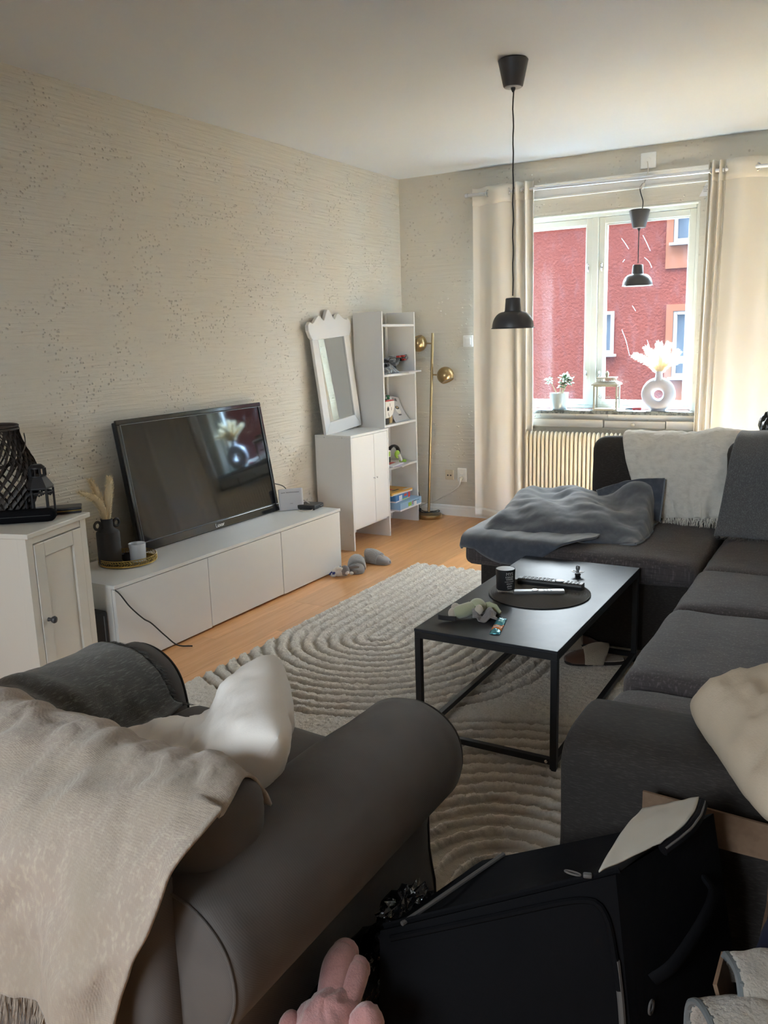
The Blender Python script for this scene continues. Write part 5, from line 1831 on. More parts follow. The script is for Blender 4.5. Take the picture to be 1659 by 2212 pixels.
def ufn(u, v):
    x = 1.660 + 0.735 * u
    y = -2.380 + 0.80 * v + 0.10 * u * (1 - v)
    f = math.sin(min(1.0, v * 2.2) * PI / 2) ** 0.8
    s = math.sin(min(1, u / 0.10) * PI / 2) * math.sin(min(1, (1 - u) / 0.05) * PI / 2)
    z = 0.474 + 0.085 * f * s + 0.035 * s * f * math.sin(u * 3 + 0.5)
    z += 0.135 * math.exp(-((u - 0.95) / 0.24) ** 2) * sstep(0.40, 0.86, v) * s
    z += 0.030 * s * f * math.sin(u * 17 + v * 9) * 0.35
    if v > 0.92:
        z -= (v - 0.92) * 1.2 * s
    return (x + 0.02 * math.sin(v * 7), y, z)


P, N = cloth(ufn, 110, 90, ((3, 2.5, 0.026), (6, 11, 0.014), (14, 8, 0.005), (40, 30, 0.0015)), 11.0)
B('upper_fold', G().grid(P), 'fleece', bl, smooth=True, angle=180, solid=0.010)
q = G()
q.tube([tuple(P[109, j] + np.array([0.004, 0, 0.0])) for j in range(0, 90, 2)], 0.0055, 7)
q.tube([tuple(P[i, 0] + np.array([0, -0.002, 0.0])) for i in range(90, 110)], 0.0055, 7)
B('binding', q, 'fleecet', bl, smooth=True, label='paler bound edge')
pl_ = pathfn([(0, -2.462, 0.355), (0, -2.458, 0.42), (0, -2.430, 0.468), (0, -2.30, 0.480), (0, -2.10, 0.484), (0, -1.90, 0.484), (0, -1.65, 0.478)])


def lfn(u, v):
    a = 1.612 + 0.62 * u
    p = pl_(v + 0.28 * (1 - v) * (abs(u - 0.42) / 0.58) ** 2)
    x, z = a, p.z
    if u < 0.14:
        t = (0.14 - u) / 0.14
        z -= 0.075 * t ** 1.4
        x = 1.636 - 0.014 * t - 0.004
    return (x, p.y - 0.006 * (v < 0.2), z + 0.017)


P, N = cloth(lfn, 90, 60, ((4, 3, 0.007), (10, 7, 0.005), (24, 12, 0.002)), 15.0)
B('lower_fold', G().grid(P), 'fleece', bl, smooth=True, angle=180, solid=0.008)
q = G()


def bfn(u, v):
    """The end of the blanket propped against the back cushion."""
    x = 2.13 + 0.275 * u
    y = -1.80 + 0.055 * v - 0.02 * math.sin(u * PI) - 0.03 * (1 - v)
    z = 0.490 + (0.120 + 0.085 * math.sin(min(1, u * 1.25) * PI / 2)) * v * 0.95
    return (x - 0.06 * v * (1 - u), y, z)


P, N = cloth(bfn, 40, 34, ((3, 3, 0.012), (9, 6, 0.006)), 17.0)
B('back_fold', G().grid(P), 'fleece', bl, smooth=True, angle=180, solid=0.026)
q.tube([tuple(P[39, j] + np.array([0.002, -0.012, 0])) for j in range(34)], 0.0045, 7)
B('binding', q, 'fleecet', bl, smooth=True)

# beige pillow over the sofa arm, small bits
pw = E('pillow', 'beige linen pillow lying over the front arm of the sofa', 'pillow', (3.215, -4.150, 0.585), (R(8), R(-14), R(30)))


def pillow_mesh(w, h, t, n=26, bend=None, amp=0.006, seed=0.0, corner=0.05):
    g = G()
    for s in (1, -1):
        P = np.zeros((n, n, 3))
        for i in range(n):
            for j in range(n):
                u, v = math.sin((2 * i / (n - 1) - 1) * PI / 2), math.sin((2 * j / (n - 1) - 1) * PI / 2)
                k = (1 - abs(u) ** 3.2) ** 0.5 * (1 - abs(v) ** 3.2) ** 0.5
                pin = 1 - corner * (1 - v * v) * abs(u) ** 3 - 0.10 * (u * u * v * v) ** 2
                pin2 = 1 - corner * (1 - u * u) * abs(v) ** 3 - 0.10 * (u * u * v * v) ** 2
                p = Vector((u * w / 2 * pin, v * h / 2 * pin2, s * t / 2 * k))
                e = fbm((u * 2 + seed, v * 2, s), 1.0) * amp * k
                e += 0.6 * amp * abs(mnoise.noise(Vector((u * 5 + seed, v * 4, s * 2)))) * k
                p.z += s * e
                if bend:
                    p = bend(p)
                P[i, j] = p
        g.grid(P if s > 0 else P[::-1])
    return g


B('cover', pillow_mesh(0.42, 0.42, 0.18, 40, amp=0.030, seed=3), 'pillowb', pw, world=False, smooth=True, angle=180)
q = G()
q.tube([(-0.17 + 0.34 * k / 20, -0.198 + 0.004 * math.sin(k), 0) for k in range(21)], 0.003, 6)
q.tube([(-0.188 + 0.004 * math.sin(k), -0.17 + 0.34 * k / 20, 0) for k in range(21)], 0.003, 6)
B('seam', q, 'pillowb', pw, world=False, smooth=True)
sb = E('toy_rattle', 'pale wooden stick end poking out on the sofa seat below the grey throw', 'toy', (2.93, -1.905, 0.458))
B('stick', G().tube([(2.862, -1.905, 0.470), (2.885, -1.905, 0.472), (2.93, -1.900, 0.474), (2.99, -1.895, 0.474)], [0.009, 0.013, 0.012, 0.013], 12), 'wood', sb, smooth=True)
B('bead', G().ball((3.0, -1.893, 0.476), 0.024, 14, 10), 'wood', sb, smooth=True)

# white rounded appliance wrapped in black plastic behind the sofa
ap = E('steam_bottle', 'white rounded bottle top wrapped in crumpled black plastic behind the sofa', 'bottle', (2.845, -1.16, 0.0))
B('bottle', G().lathe([(0.0, 0.0), (0.085, 0.0), (0.09, 0.02), (0.09, 0.72), (0.082, 0.80), (0.060, 0.84), (0.052, 0.88), (0.055, 0.97), (0.050, 1.005), (0.025, 1.025), (0.0, 1.028)], (2.845, -1.16, 0.0), 36), 'candlew', ap, smooth=True, angle=50)
q = G()
for k in range(9):
    a = 2 * PI * k / 9 + 0.4
    q.ball((2.845 + 0.062 * math.cos(a), -1.16 + 0.062 * math.sin(a), 0.905 + 0.02 * math.sin(k * 2.3)), (0.030, 0.030, 0.055), 12, 9, amp=0.35)
q.tube(spline([(2.800, -1.215, 0.90), (2.775, -1.235, 0.865), (2.770, -1.240, 0.835), (2.795, -1.235, 0.825), (2.825, -1.225, 0.845)]), 0.011, 8, flat=0.5)
B('plastic_wrap', q, 'binbag', ap, smooth=True, angle=180)

# ------------------------------------------------------------------ coffee table
TX0, TX1, TY0, TY1, TH = 1.962, 2.470, -3.560, -2.493, 0.430
ct = E('coffee_table', 'low rectangular black coffee table on thin square metal legs', 'coffee table', ((TX0 + TX1) / 2, (TY0 + TY1) / 2, 0.016))
B('table_top', G().box(TX0, TX1, TY0, TY1, TH - 0.010, TH), 'table', ct, bev=0.0015)
q = G()
s = 0.022
q.box(TX0 + 0.001, TX1 - 0.001, TY0 + 0.001, TY0 + s, TH - 0.033, TH - 0.010)
q.box(TX0 + 0.001, TX1 - 0.001, TY1 - s, TY1 - 0.001, TH - 0.033, TH - 0.010)
q.box(TX0 + 0.001, TX0 + s, TY0 + s, TY1 - s, TH - 0.033, TH - 0.010)
q.box(TX1 - s, TX1 - 0.001, TY0 + s, TY1 - s, TH - 0.033, TH - 0.010)
B('apron', q, 'blackm', ct, bev=0.001, bevseg=1)
for a in (TX0 + 0.001, TX1 - 0.001 - s):
    for b in (TY0 + 0.001, TY1 - 0.001 - s):
        g_ = G().box(a, a + s, b, b + s, 0.018, TH - 0.033)
        lg = B('leg', g_, 'blackm', ct, bev=0.001, bevseg=1)
q = G()
zr0, zr1 = 0.038, 0.058
q.box(TX0 + s, TX1 - s, TY0 + 0.002, TY0 + s, zr0, zr1)
q.box(TX0 + s, TX1 - s, TY1 - s, TY1 - 0.002, zr0, zr1)
q.box(TX0 + 0.002, TX0 + s, TY0 + s, TY1 - s, zr0, zr1)
q.box(TX1 - s, TX1 - 0.002, TY0 + s, TY1 - s, zr0, zr1)
B('bottom_rail', q, 'blackm', ct, bev=0.001, bevseg=1)
q = G()
for a in (TX0 + 0.035, TX1 - 0.035):
    q.ball((a, TY0 + 0.001, (zr0 + zr1) / 2), (0.006, 0.003, 0.006), 10, 6)
B('rail_bolt', q, 'chrome', ct, smooth=True)

pm = E('placemat', 'round dark woven placemat on the coffee table', 'placemat', (2.212, -3.005, TH))
pr = [(0.0, 0.0)]
pr = [(0.0, 0.0002), (0.190, 0.0002), (0.1915, 0.002), (0.190, 0.0045)]
for k in range(46):
    r_ = 0.190 - 0.004 * (k + 0.5)
    pr += [(r_ + 0.0008, 0.0030), (r_ - 0.0012, 0.0046)]
pr.append((0.0, 0.0042))
B('coil', G().lathe(pr, n=72), 'mat', pm, world=False)
q = G().tube([(0.190 * math.cos(2 * PI * k / 72), 0.190 * math.sin(2 * PI * k / 72), 0.003) for k in range(72)], 0.0028, 6, closed=True)
B('bound_edge', q, 'mat', pm, world=False, smooth=True)


def wrap(obj, r, a0, z):
    """Bend flat lettering round a cup of radius r."""
    for v_ in obj.data.vertices:
        x, y, d = v_.co
        a = a0 + x / r
        v_.co = ((r + d) * math.cos(a), (r + d) * math.sin(a), z + y)
    obj.data.update()


cg = E('candle_glass', 'black printed candle glass with a silver inside on the placemat', 'candle glass', (2.092, -3.050, TH + 0.0048))
B('glass_body', G().lathe([(0.0, 0.0), (0.033, 0.0), (0.0355, 0.003), (0.0355, 0.012), (0.034, 0.0135)], n=36), 'glass', cg, world=False, smooth=True, angle=40)
B('printed_wall', G().lathe([(0.034, 0.012), (0.0352, 0.014), (0.0372, 0.092), (0.0362, 0.0932), (0.0352, 0.092)], n=44), 'blackp', cg, world=False, smooth=True, angle=40)
B('silver_inside', G().lathe([(0.0345, 0.0925), (0.0330, 0.018), (0.0, 0.016)], n=44), 'silver', cg, world=False, smooth=True, angle=40)
va = math.atan2(-2.93, 1.18)
tt = text('lettering', 'MYS', 0.0165, Matrix.Identity(4), 'inkw', cg, 0.0003)
wrap(tt, 0.0372, va + 0.45, 0.078)
for i, (s_t, sz) in enumerate((('KÄRLEK', 0.0095), ('VÄRME', 0.0095), ('LUGN OCH RO', 0.0055), ('SKRATT', 0.007), ('glädje', 0.009), ('sällskap', 0.006))):
    tt = text('lettering', s_t, sz, Matrix.Identity(4), 'inkw', cg, 0.0003)
    wrap(tt, 0.0368 - 0.0003 * i, va + 0.45, 0.066 - i * 0.0088)


def remote(name, label, p0, p1, w, h, mat, z, btn):
    p0, p1 = Vector((*p0, z)), Vector((*p1, z))
    d = p1 - p0
    e = E(name, label, 'remote control', (p0 + p1) / 2, (0, 0, math.atan2(d.y, d.x)), group='remote controls on the placemat')
    L = d.length
    q = G().prism([(-w / 2 * 0.86, 0.0), (w / 2 * 0.86, 0.0), (w / 2, h * 0.55), (w / 2 * 0.94, h * 0.9), (w / 2 * 0.6, h), (-w / 2 * 0.6, h), (-w / 2 * 0.94, h * 0.9), (-w / 2, h * 0.55)], 'x', -L / 2, L / 2)
    B('case', q, mat, e, world=False, bev=0.002)
    btn(e, L, w, h)
    return e


def btn_big(e, L, w, h):
    q = G()
    for i in range(4):
        for j in range(8):
            q.soft((-L / 2 + 0.022 + j * 0.0155, -0.0165 + i * 0.011, h + 0.0005), (0.010, 0.0068, 0.0035), 0.0012, n=2)
    for j in range(4):
        for i in range(3):
            q.soft((L / 2 - 0.060 + j * 0.014, -0.012 + i * 0.012, h + 0.0005), (0.009, 0.007, 0.003), 0.0012, n=2)
    B('buttons', q, 'lampgrey', e, world=False)
    B('navigation_pad', G().lathe([(0.0, 0.0), (0.018, 0.0), (0.018, 0.003), (0.015, 0.004), (0.007, 0.0035), (0.0, 0.0035)], (0.036, 0, h - 0.0005), 28), 'silver', e, world=False, smooth=True, angle=40)


def btn_small(e, L, w, h):
    B('navigation_pad', G().lathe([(0.0, 0.0), (0.013, 0.0), (0.013, 0.002), (0.006, 0.001), (0.0, 0.001)], (-0.012, 0, h - 0.0005), 24), 'chrome', e, world=False, smooth=True, angle=40)
    q = G()
    for j in range(3):
        for i in (-1, 1):
            q.soft((0.020 + j * 0.013, i * 0.007, h), (0.007, 0.007, 0.002), 0.001, n=2)
    B('buttons', q, 'greyl', e, world=False)


zm = TH + 0.0048
remote('remote_control', 'long black remote control with many buttons on the back of the placemat', (2.095, -2.915), (2.352, -2.905), 0.046, 0.024, 'blackp', zm, btn_big)
remote('remote_control', 'slim silver grey remote control in front of the long black one', (2.128, -3.062), (2.300, -2.975), 0.036, 0.013, 'silver', zm, btn_small)

pc = E('pacifier', 'small clear pacifier standing on the far end of the coffee table', 'pacifier', (2.272, -2.715, TH))
B('knob', G().lathe([(0.0, 0.0), (0.010, 0.001), (0.013, 0.006), (0.009, 0.012), (0.008, 0.014)], n=20), 'blackp', pc, world=False, smooth=True)
q = G()
sh = []
for k in range(25):
    a = 2 * PI * k / 24
    sh.append(a)
P = np.array([[((0.012 + 0.011 * t_ * (1 + 0.35 * abs(math.cos(a)))) * math.cos(a) * (1 if t_ else 0.2), (0.010 + 0.008 * t_) * math.sin(a) * (1 if t_ else 0.2), 0.0145 + 0.006 * t_ * t_ * abs(math.cos(a))) for t_ in (0.0, 0.35, 0.7, 1.0)] for a in sh])
B('shield', G().grid(P), 'candlew', pc, world=False, smooth=True, angle=180, solid=0.002)
B('teat', G().lathe([(0.006, 0.015), (0.0055, 0.022), (0.0085, 0.030), (0.0085, 0.038), (0.005, 0.044), (0.0, 0.0455)], n=18), 'silver', pc, world=False, smooth=True)

# rabbit comforter on the table: screen-right and depth directions on the table top
rv = Vector((0.8669, 0.4985, 0))
dv_ = Vector((-0.4985, 0.8669, 0))
PO = Vector((2.105, -3.375, TH))


def PT(a, b, c):
    return PO + rv * a + dv_ * b + Vector((0, 0, c))


rb = E('plush_rabbit', 'sage green plush rabbit holding a grey cloth near the table corner', 'plush toy', tuple(PO))
q = G()
q.tube([PT(-0.072, -0.012, 0.024), PT(-0.060, -0.008, 0.026), PT(-0.035, 0.0, 0.029), PT(-0.010, 0.012, 0.033), PT(0.008, 0.02, 0.036)], [0.014, 0.022, 0.025, 0.024, 0.016], 16)
B('body', q, 'plushg', rb, smooth=True)
q = G().ball(PT(0.014, 0.022, 0.036), (0.031, 0.029, 0.029), 20, 14)
q.ball(PT(0.018, -0.003, 0.030), (0.015, 0.012, 0.013), 14, 10)
hd_ = B('head', q, 'plushg', rb, smooth=True)
q = G()
for a in (0.004, 0.028):
    q.ball(PT(a, -0.006, 0.043), 0.0022, 8, 6)
q.tube([PT(0.012, -0.0145, 0.030), PT(0.018, -0.0155, 0.027), PT(0.024, -0.0145, 0.030)], 0.0010, 6)
B('face_stitching', q, 'ink', hd_, smooth=True)
B('ear', G().tube([PT(0.034, 0.028, 0.034), PT(0.055, 0.026, 0.034), PT(0.075, 0.018, 0.028), PT(0.092, 0.006, 0.014)], [0.012, 0.017, 0.016, 0.007], 12, flat=0.55), 'plushg', rb, smooth=True)
B('ear', G().tube([PT(0.034, 0.040, 0.030), PT(0.060, 0.042, 0.018), PT(0.085, 0.035, 0.012), PT(0.098, 0.026, 0.008)], [0.012, 0.016, 0.014, 0.006], 12, flat=0.5), 'plushc', rb, smooth=True)
B('arm', G().tube([PT(-0.008, 0.030, 0.036), PT(-0.030, 0.040, 0.030), PT(-0.052, 0.044, 0.028)], [0.011, 0.010, 0.010], 10), 'plushg', rb, smooth=True)
B('paw', G().ball(PT(-0.062, 0.045, 0.028), (0.016, 0.014, 0.015), 14, 10), 'plushc', rb, smooth=True, label='cream paw')
B('paw', G().ball(PT(0.014, -0.028, 0.040), (0.015, 0.013, 0.018), 14, 10), 'plushc', rb, smooth=True)
B('foot', G().ball(PT(-0.078, -0.006, 0.022), (0.014, 0.016, 0.020), 14, 10), 'plushc', rb, smooth=True)
P, N = cloth(lambda u, v: PT(-0.010 + 0.082 * u, -0.055 + 0.075 * v, 0.004 + 0.036 * math.sin(PI * (0.15 + 0.8 * v)) * (0.6 + 0.4 * math.sin(u * 9 + 1))), 40, 30, ((4, 3, 0.007), (9, 6, 0.005)), 21.0)
B('comfort_cloth', G().grid(P), 'plushd', rb, smooth=True, angle=180, solid=0.005, label='crumpled grey cloth')
P, N = cloth(lambda u, v: PT(-0.128 + 0.062 * u, -0.030 + 0.004 * v + 0.003 * math.sin(u * 4), 0.002 + 0.016 * v + 0.008 * (1 - u) ** 3), 14, 6, (), 1.0)
B('ribbon', G().grid(P), 'piping', rb, smooth=True, angle=180, solid=0.0025, label='dark folded ribbon')

wp = E('snack_wrapper', 'crumpled teal and orange foil wrapper beside the plush rabbit', 'wrapper', (2.215, -3.420, TH))
random.seed(5)


def wpf(u, v):
    a = -0.018 + 0.036 * u
    b = -0.082 + 0.165 * v
    c = 0.002 + 0.012 * abs(math.sin(v * 6.3)) * math.sin(PI * u) + 0.003 * mnoise.noise(Vector((u * 5, v * 9, 2)))
    o = Vector((2.215, -3.420, TH))
    d = (dv_ + rv * 0.30).normalized()
    e_ = Vector((d.y, -d.x, 0))
    return o + e_ * a + d * b + Vector((0, 0, max(0.0008, c)))


P, N = cloth(wpf, 10, 40, ((3, 10, 0.002),), 4)
P[:, :, 2] = np.maximum(P[:, :, 2], TH + 0.001)
g1, g2, g3 = G().grid(P[:, 0:8]), G().grid(P[:, 7:22]), G().grid(P[:, 21:40])
B('crimped_end', g1, 'foil', wp, smooth=True, angle=30, solid=0.0006)
B('printed_middle', g2, 'foilo', wp, smooth=True, angle=30, solid=0.0006)
B('torn_end', g3, 'foil', wp, smooth=True, angle=30, solid=0.0006)
q = G()
for (a, b, c, d) in ((2, 7, 9, 12), (3, 6, 24, 28), (1, 8, 31, 33)):
    q.grid(P[a:b, c:d] + np.array([0, 0, 0.0012]))
B('print', q, 'paper', wp, smooth=True)


# ------------------------------------------------------------------ slippers
def slipper(name, label, loc, rot, up_, cuff, L=0.255, group=None):
    e = E(name, label, 'slipper', loc, (0, 0, R(rot)), group=group)
    out = cspline([(L * 0.50, 0.0, 0), (L * 0.44, 0.036, 0), (L * 0.22, 0.048, 0), (-0.05 * L, 0.040, 0), (-0.32 * L, 0.036, 0), (-L * 0.47, 0.024, 0), (-L * 0.50, 0.0, 0), (-L * 0.47, -0.024, 0), (-0.32 * L, -0.036, 0), (-0.05 * L, -0.038, 0), (L * 0.22, -0.044, 0), (L * 0.44, -0.034, 0)], 4)
    B('sole', G().prism([(p.x, p.y) for p in out], 'z', 0.0, 0.014), 'rubber' if cuff == 'slipl' else up_, e, world=False, bev=0.003)
    B('insole', G().prism([(p.x * 0.96, p.y * 0.92) for p in out], 'z', 0.014, 0.019), cuff, e, world=False, bev=0.002)
    nu, nv = 18, 22
    P = np.zeros((nu, nv, 3))
    for i in range(nu):
        t_ = i / (nu - 1)
        x = L * (0.495 - 0.50 * t_)
        hw = 0.046 * (1 - (1 - min(1, t_ / 0.45)) ** 2) ** 0.5 if t_ < 0.45 else 0.046 - 0.004 * (t_ - 0.45)
        hh = 0.022 + 0.036 * math.sin(min(1, t_ * 1.05) * PI / 2) ** 0.9
        for j in range(nv):
            a = PI * j / (nv - 1)
            P[i, j] = (x, max(hw, 0.004) * math.cos(a), 0.010 + (hh - 0.010) * math.sin(a) ** 0.75)
    B('upper', G().grid(P), up_, e, world=False, smooth=True, angle=180, solid=0.006)
    q = G()
    nu2 = 9
    P2 = np.zeros((nu2, nv, 3))
    for i in range(nu2):
        s_ = i / (nu2 - 1)
        for j in range(nv):
            a = PI * j / (nv - 1)
            b0 = P[nu - 4, j]
            y = b0[1] * (1.08 + 0.10 * math.sin(PI * s_))
            z = 0.012 + (b0[2] - 0.012) * (1.05 + 0.42 * s_ + 0.25 * math.sin(PI * s_))
            P2[i, j] = (b0[0] + 0.026 - 0.075 * s_ - 0.030 * math.sin(a) * s_, y, z + 0.002 * mnoise.noise(Vector((s_ * 9, a * 9, L))))
    B('cuff', q.grid(P2), cuff, e, world=False, smooth=True, angle=180, solid=0.012)
    q = G().tube([(L * 0.47 - 0.30 * L * k / 10, 0.0, P[min(nu - 1, int(0.2 + k * 1.15)), nv // 2, 2] + 0.0035) for k in range(11)], 0.0018, 6)
    B('seam', q, up_, e, world=False, smooth=True)
    return e


slipper('slipper', 'brown suede slipper with a cream fleece cuff beside the table leg', (2.318, -2.605, 0.024), 205, 'slipb', 'slipl', group='brown slippers under the coffee table')
slipper('slipper', 'brown fleece lined slipper further back half hidden by the table top', (2.175, -2.480, 0.024), 20, 'slipb', 'slipl', group='brown slippers under the coffee table')
slipper('slipper', 'grey furry slipper lying free on the floor with its toe away from the bench', (0.575, -1.500, 0.001), -4, 'slipg', 'slipf', 0.235, group='grey slippers by the bench')
slipper('slipper', 'grey furry slipper tucked against the end of the white bench', (0.560, -1.690, 0.001), -58, 'slipg', 'slipf', 0.235, group='grey slippers by the bench')

pg2 = E('plush_animal', 'small grey and white plush animal with a blue cloth by the bench foot', 'plush toy', (0.545, -1.860, 0.0))
B('body', G().ball((0.535, -1.865, 0.028), (0.040, 0.030, 0.028), 16, 10), 'plushw', pg2, smooth=True)
B('head', G().ball((0.575, -1.850, 0.036), (0.030, 0.028, 0.033), 16, 10), 'plushd', pg2, smooth=True)
B('ear', G().tube([(0.588, -1.832, 0.052), (0.612, -1.800, 0.054), (0.630, -1.775, 0.046)], [0.010, 0.014, 0.006], 10, flat=0.5), 'plushd', pg2, smooth=True)
B('ear', G().tube([(0.572, -1.873, 0.050), (0.555, -1.890, 0.060), (0.540, -1.895, 0.048)], [0.009, 0.014, 0.007], 10, flat=0.5), 'plushw', pg2, smooth=True)
B('muzzle', G().ball((0.597, -1.860, 0.028), (0.014, 0.013, 0.012), 12, 8), 'plushw', pg2, smooth=True)
q = G()
q.ball((0.612, -1.835, 0.020), (0.014, 0.012, 0.010), 10, 8)
q.ball((0.520, -1.895, 0.014), (0.022, 0.012, 0.012), 10, 8)
B('paw', q, 'plushw', pg2, smooth=True)
P, N = cloth(lambda u, v: (0.495 + 0.040 * u, -1.905 + 0.075 * v, 0.006 + 0.050 * math.sin(PI * (0.1 + 0.5 * v)) * (0.5 + 0.5 * u)), 14, 14, ((3, 3, 0.004),), 2.0)
B('cape', G().grid(P), 'blue', pg2, smooth=True, angle=180, solid=0.004, label='blue cloth cape')
props(B('paper_scrap', G().ball((1.70, -3.52, 0.030), (0.012, 0.008, 0.004), 8, 5), 'foilo', smooth=True), 'tiny orange scrap on the rug beside the armchair', 'scrap')

# ------------------------------------------------------------------ window sill things
SZ = 0.857
pp = E('potted_plant', 'jade plant with thick leaves in a pale glazed pot on the sill', 'plant', (1.282, 0.005, SZ))
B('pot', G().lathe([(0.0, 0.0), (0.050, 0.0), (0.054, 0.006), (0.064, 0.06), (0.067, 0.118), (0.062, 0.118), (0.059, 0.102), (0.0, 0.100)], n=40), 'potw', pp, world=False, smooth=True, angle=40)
B('soil', G().lathe([(0.0, 0.1005), (0.0595, 0.1005), (0.0595, 0.103), (0.0, 0.106)], n=30), 'soil', pp, world=False)
random.seed(21)
branches = [((-0.012, 0.0), (-0.05, 0.0, 0.17), (-0.075, -0.005, 0.215)), ((0.0, 0.005), (0.012, 0.0, 0.17), (0.022, 0.006, 0.235)), ((0.010, -0.005), (0.030, -0.006, 0.155), (0.050, -0.010, 0.200)), ((0.016, 0.01), (0.040, 0.015, 0.16), (0.075, 0.012, 0.208)), ((0.0, -0.012), (0.016, -0.020, 0.145), (0.018, -0.020, 0.185)), ((0.014, 0.0), (0.030, 0.02, 0.18), (0.040, 0.025, 0.240))]
q, lf = G(), G()
for (r0, m_, t_) in branches:
    S = spline([(r0[0], r0[1], 0.10), m_, t_], 6)
    q.tube(S, [0.0045 - 0.0022 * k / (len(S) - 1) for k in range(len(S))], 7)
    for k in range(15):
        c = Vector(t_) + Vector((random.uniform(-1, 1), random.uniform(-1, 1), random.uniform(-1.3, 0.7))) * 0.022
        rot = Matrix.Rotation(random.uniform(0, 2 * PI), 4, 'Z') @ Matrix.Rotation(random.uniform(-1.1, 0.4), 4, 'Y')
        lf.ball(c, (0.0155, 0.0090, 0.0034), 8, 5, T=rot)
B('stem', q, 'stem', pp, world=False, smooth=True)
B('leaves', lf, 'leaf', pp, world=False, smooth=True, kind='stuff')

sl = E('glass_lantern', 'cream metal lantern with glass sides and a knob lid on the sill', 'lantern', (1.628, 0.000, SZ), (0, 0, R(4)))
a_, b_ = 0.083, 0.058
q = G()
q.box(-a_, a_, -b_, b_, 0.0, 0.012)
for sx in (-1, 1):
    for sy in (-1, 1):
        q.add([Vector((sx * (a_ - 0.002 + d), sy * (b_ - 0.002 + e_), 0.012)) for d, e_ in ((0, 0), (-sx * sx * 0.012, 0), (-0.012, -0.012), (0, -0.012))], [])
        q.box(min(sx * a_, sx * (a_ - 0.011)), max(sx * a_, sx * (a_ - 0.011)), min(sy * b_, sy * (b_ - 0.011)), max(sy * b_, sy * (b_ - 0.011)), 0.012, 0.172)
q.box(-a_, a_, -b_, b_, 0.166, 0.176)
q.v = [p for p in q.v]
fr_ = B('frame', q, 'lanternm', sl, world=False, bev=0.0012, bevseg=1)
for sy in (-1, 1):
    B('pane', G().box(-a_ + 0.011, a_ - 0.011, sy * (b_ - 0.006) - 0.001, sy * (b_ - 0.006) + 0.001, 0.012, 0.166), 'glass', sl, world=False)
for sx in (-1, 1):
    B('pane', G().box(sx * (a_ - 0.006) - 0.001, sx * (a_ - 0.006) + 0.001, -b_ + 0.011, b_ - 0.011, 0.012, 0.166), 'glass', sl, world=False)
q = G().box(-a_ - 0.012, a_ + 0.012, -b_ - 0.010, b_ + 0.010, 0.176, 0.184)
lo = [(-a_ - 0.012, -b_ - 0.01), (a_ + 0.012, -b_ - 0.01), (a_ + 0.012, b_ + 0.01), (-a_ - 0.012, b_ + 0.01)]
vs = [(x, y, 0.184) for x, y in lo] + [(x * 0.70, y * 0.70, 0.200) for x, y in lo]
q.add(vs, [(0, 1, 5, 4), (1, 2, 6, 5), (2, 3, 7, 6), (3, 0, 4, 7), (4, 5, 6, 7)])
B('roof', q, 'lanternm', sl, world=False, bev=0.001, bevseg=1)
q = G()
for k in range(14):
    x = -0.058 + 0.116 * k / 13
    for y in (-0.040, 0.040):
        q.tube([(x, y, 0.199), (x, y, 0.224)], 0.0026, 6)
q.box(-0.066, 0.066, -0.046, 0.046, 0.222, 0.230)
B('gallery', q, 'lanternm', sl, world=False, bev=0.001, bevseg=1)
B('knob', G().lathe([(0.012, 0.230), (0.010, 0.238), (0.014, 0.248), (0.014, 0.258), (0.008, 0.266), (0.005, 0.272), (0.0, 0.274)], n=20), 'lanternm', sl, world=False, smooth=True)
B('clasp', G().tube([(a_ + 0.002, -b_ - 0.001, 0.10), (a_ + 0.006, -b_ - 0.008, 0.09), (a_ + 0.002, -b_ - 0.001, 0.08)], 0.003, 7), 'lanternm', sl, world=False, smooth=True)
text('lettering', 'Kärlek', 0.036, frame((-0.008, -b_ + 0.0030, 0.096), (1, 0, 0), (0, 0, 1)), 'lanterntxt', sl, 0.0002)

sd_ = E('screwdriver', 'small screwdriver with a red and black handle on the sill', 'screwdriver', (1.815, -0.025, SZ + 0.001), (0, 0, R(8)))
B('handle', G().tube([(0.0, 0, 0.013), (0.008, 0, 0.013), (0.03, 0, 0.013), (0.055, 0, 0.013), (0.062, 0, 0.013)], [0.008, 0.0125, 0.011, 0.0128, 0.009], 10), 'red', sd_, world=False, smooth=True)
B('collar', G().tube([(-0.045, 0, 0.012), (-0.020, 0, 0.013), (0.0, 0, 0.013)], [0.006, 0.0075, 0.009], 10), 'blackp', sd_, world=False, smooth=True)
B('blade', G().tube([(-0.085, 0, 0.010), (-0.045, 0, 0.012)], 0.003, 8), 'chrome', sd_, world=False, smooth=True)

dn = E('ring_vase', 'white ring shaped vase with pampas plumes on the window sill', 'vase', (1.984, -0.005, SZ))
q = G()
rr_, cr = 0.073, 0.042
q.v, q.f = [], []
P = []
for k in range(48):
    a = 2 * PI * k / 48
    c = Vector((rr_ * math.cos(a), 0, 0.113 + rr_ * 1.0 * math.sin(a)))
    rowp = []
    for j in range(16):
        b = 2 * PI * j / 16
        rowp.append(c + Vector((math.cos(a), 0, math.sin(a))) * cr * math.cos(b) + Vector((0, 0.034 * math.sin(b), 0)))
    P.append(rowp)
vs = [tuple((p.x, p.y, max(p.z, 0.0))) for r_ in P for p in r_]
fs = [(i * 16 + j, ((i + 1) % 48) * 16 + j, ((i + 1) % 48) * 16 + (j + 1) % 16, i * 16 + (j + 1) % 16) for i in range(48) for j in range(16)]
q.add(vs, fs)
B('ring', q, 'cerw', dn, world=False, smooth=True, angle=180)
B('foot', G().lathe([(0.0, 0.0), (0.050, 0.0), (0.050, 0.004), (0.046, 0.012), (0.030, 0.02), (0.0, 0.02)], n=32, sy=0.65), 'cerw', dn, world=False, smooth=True, angle=50)
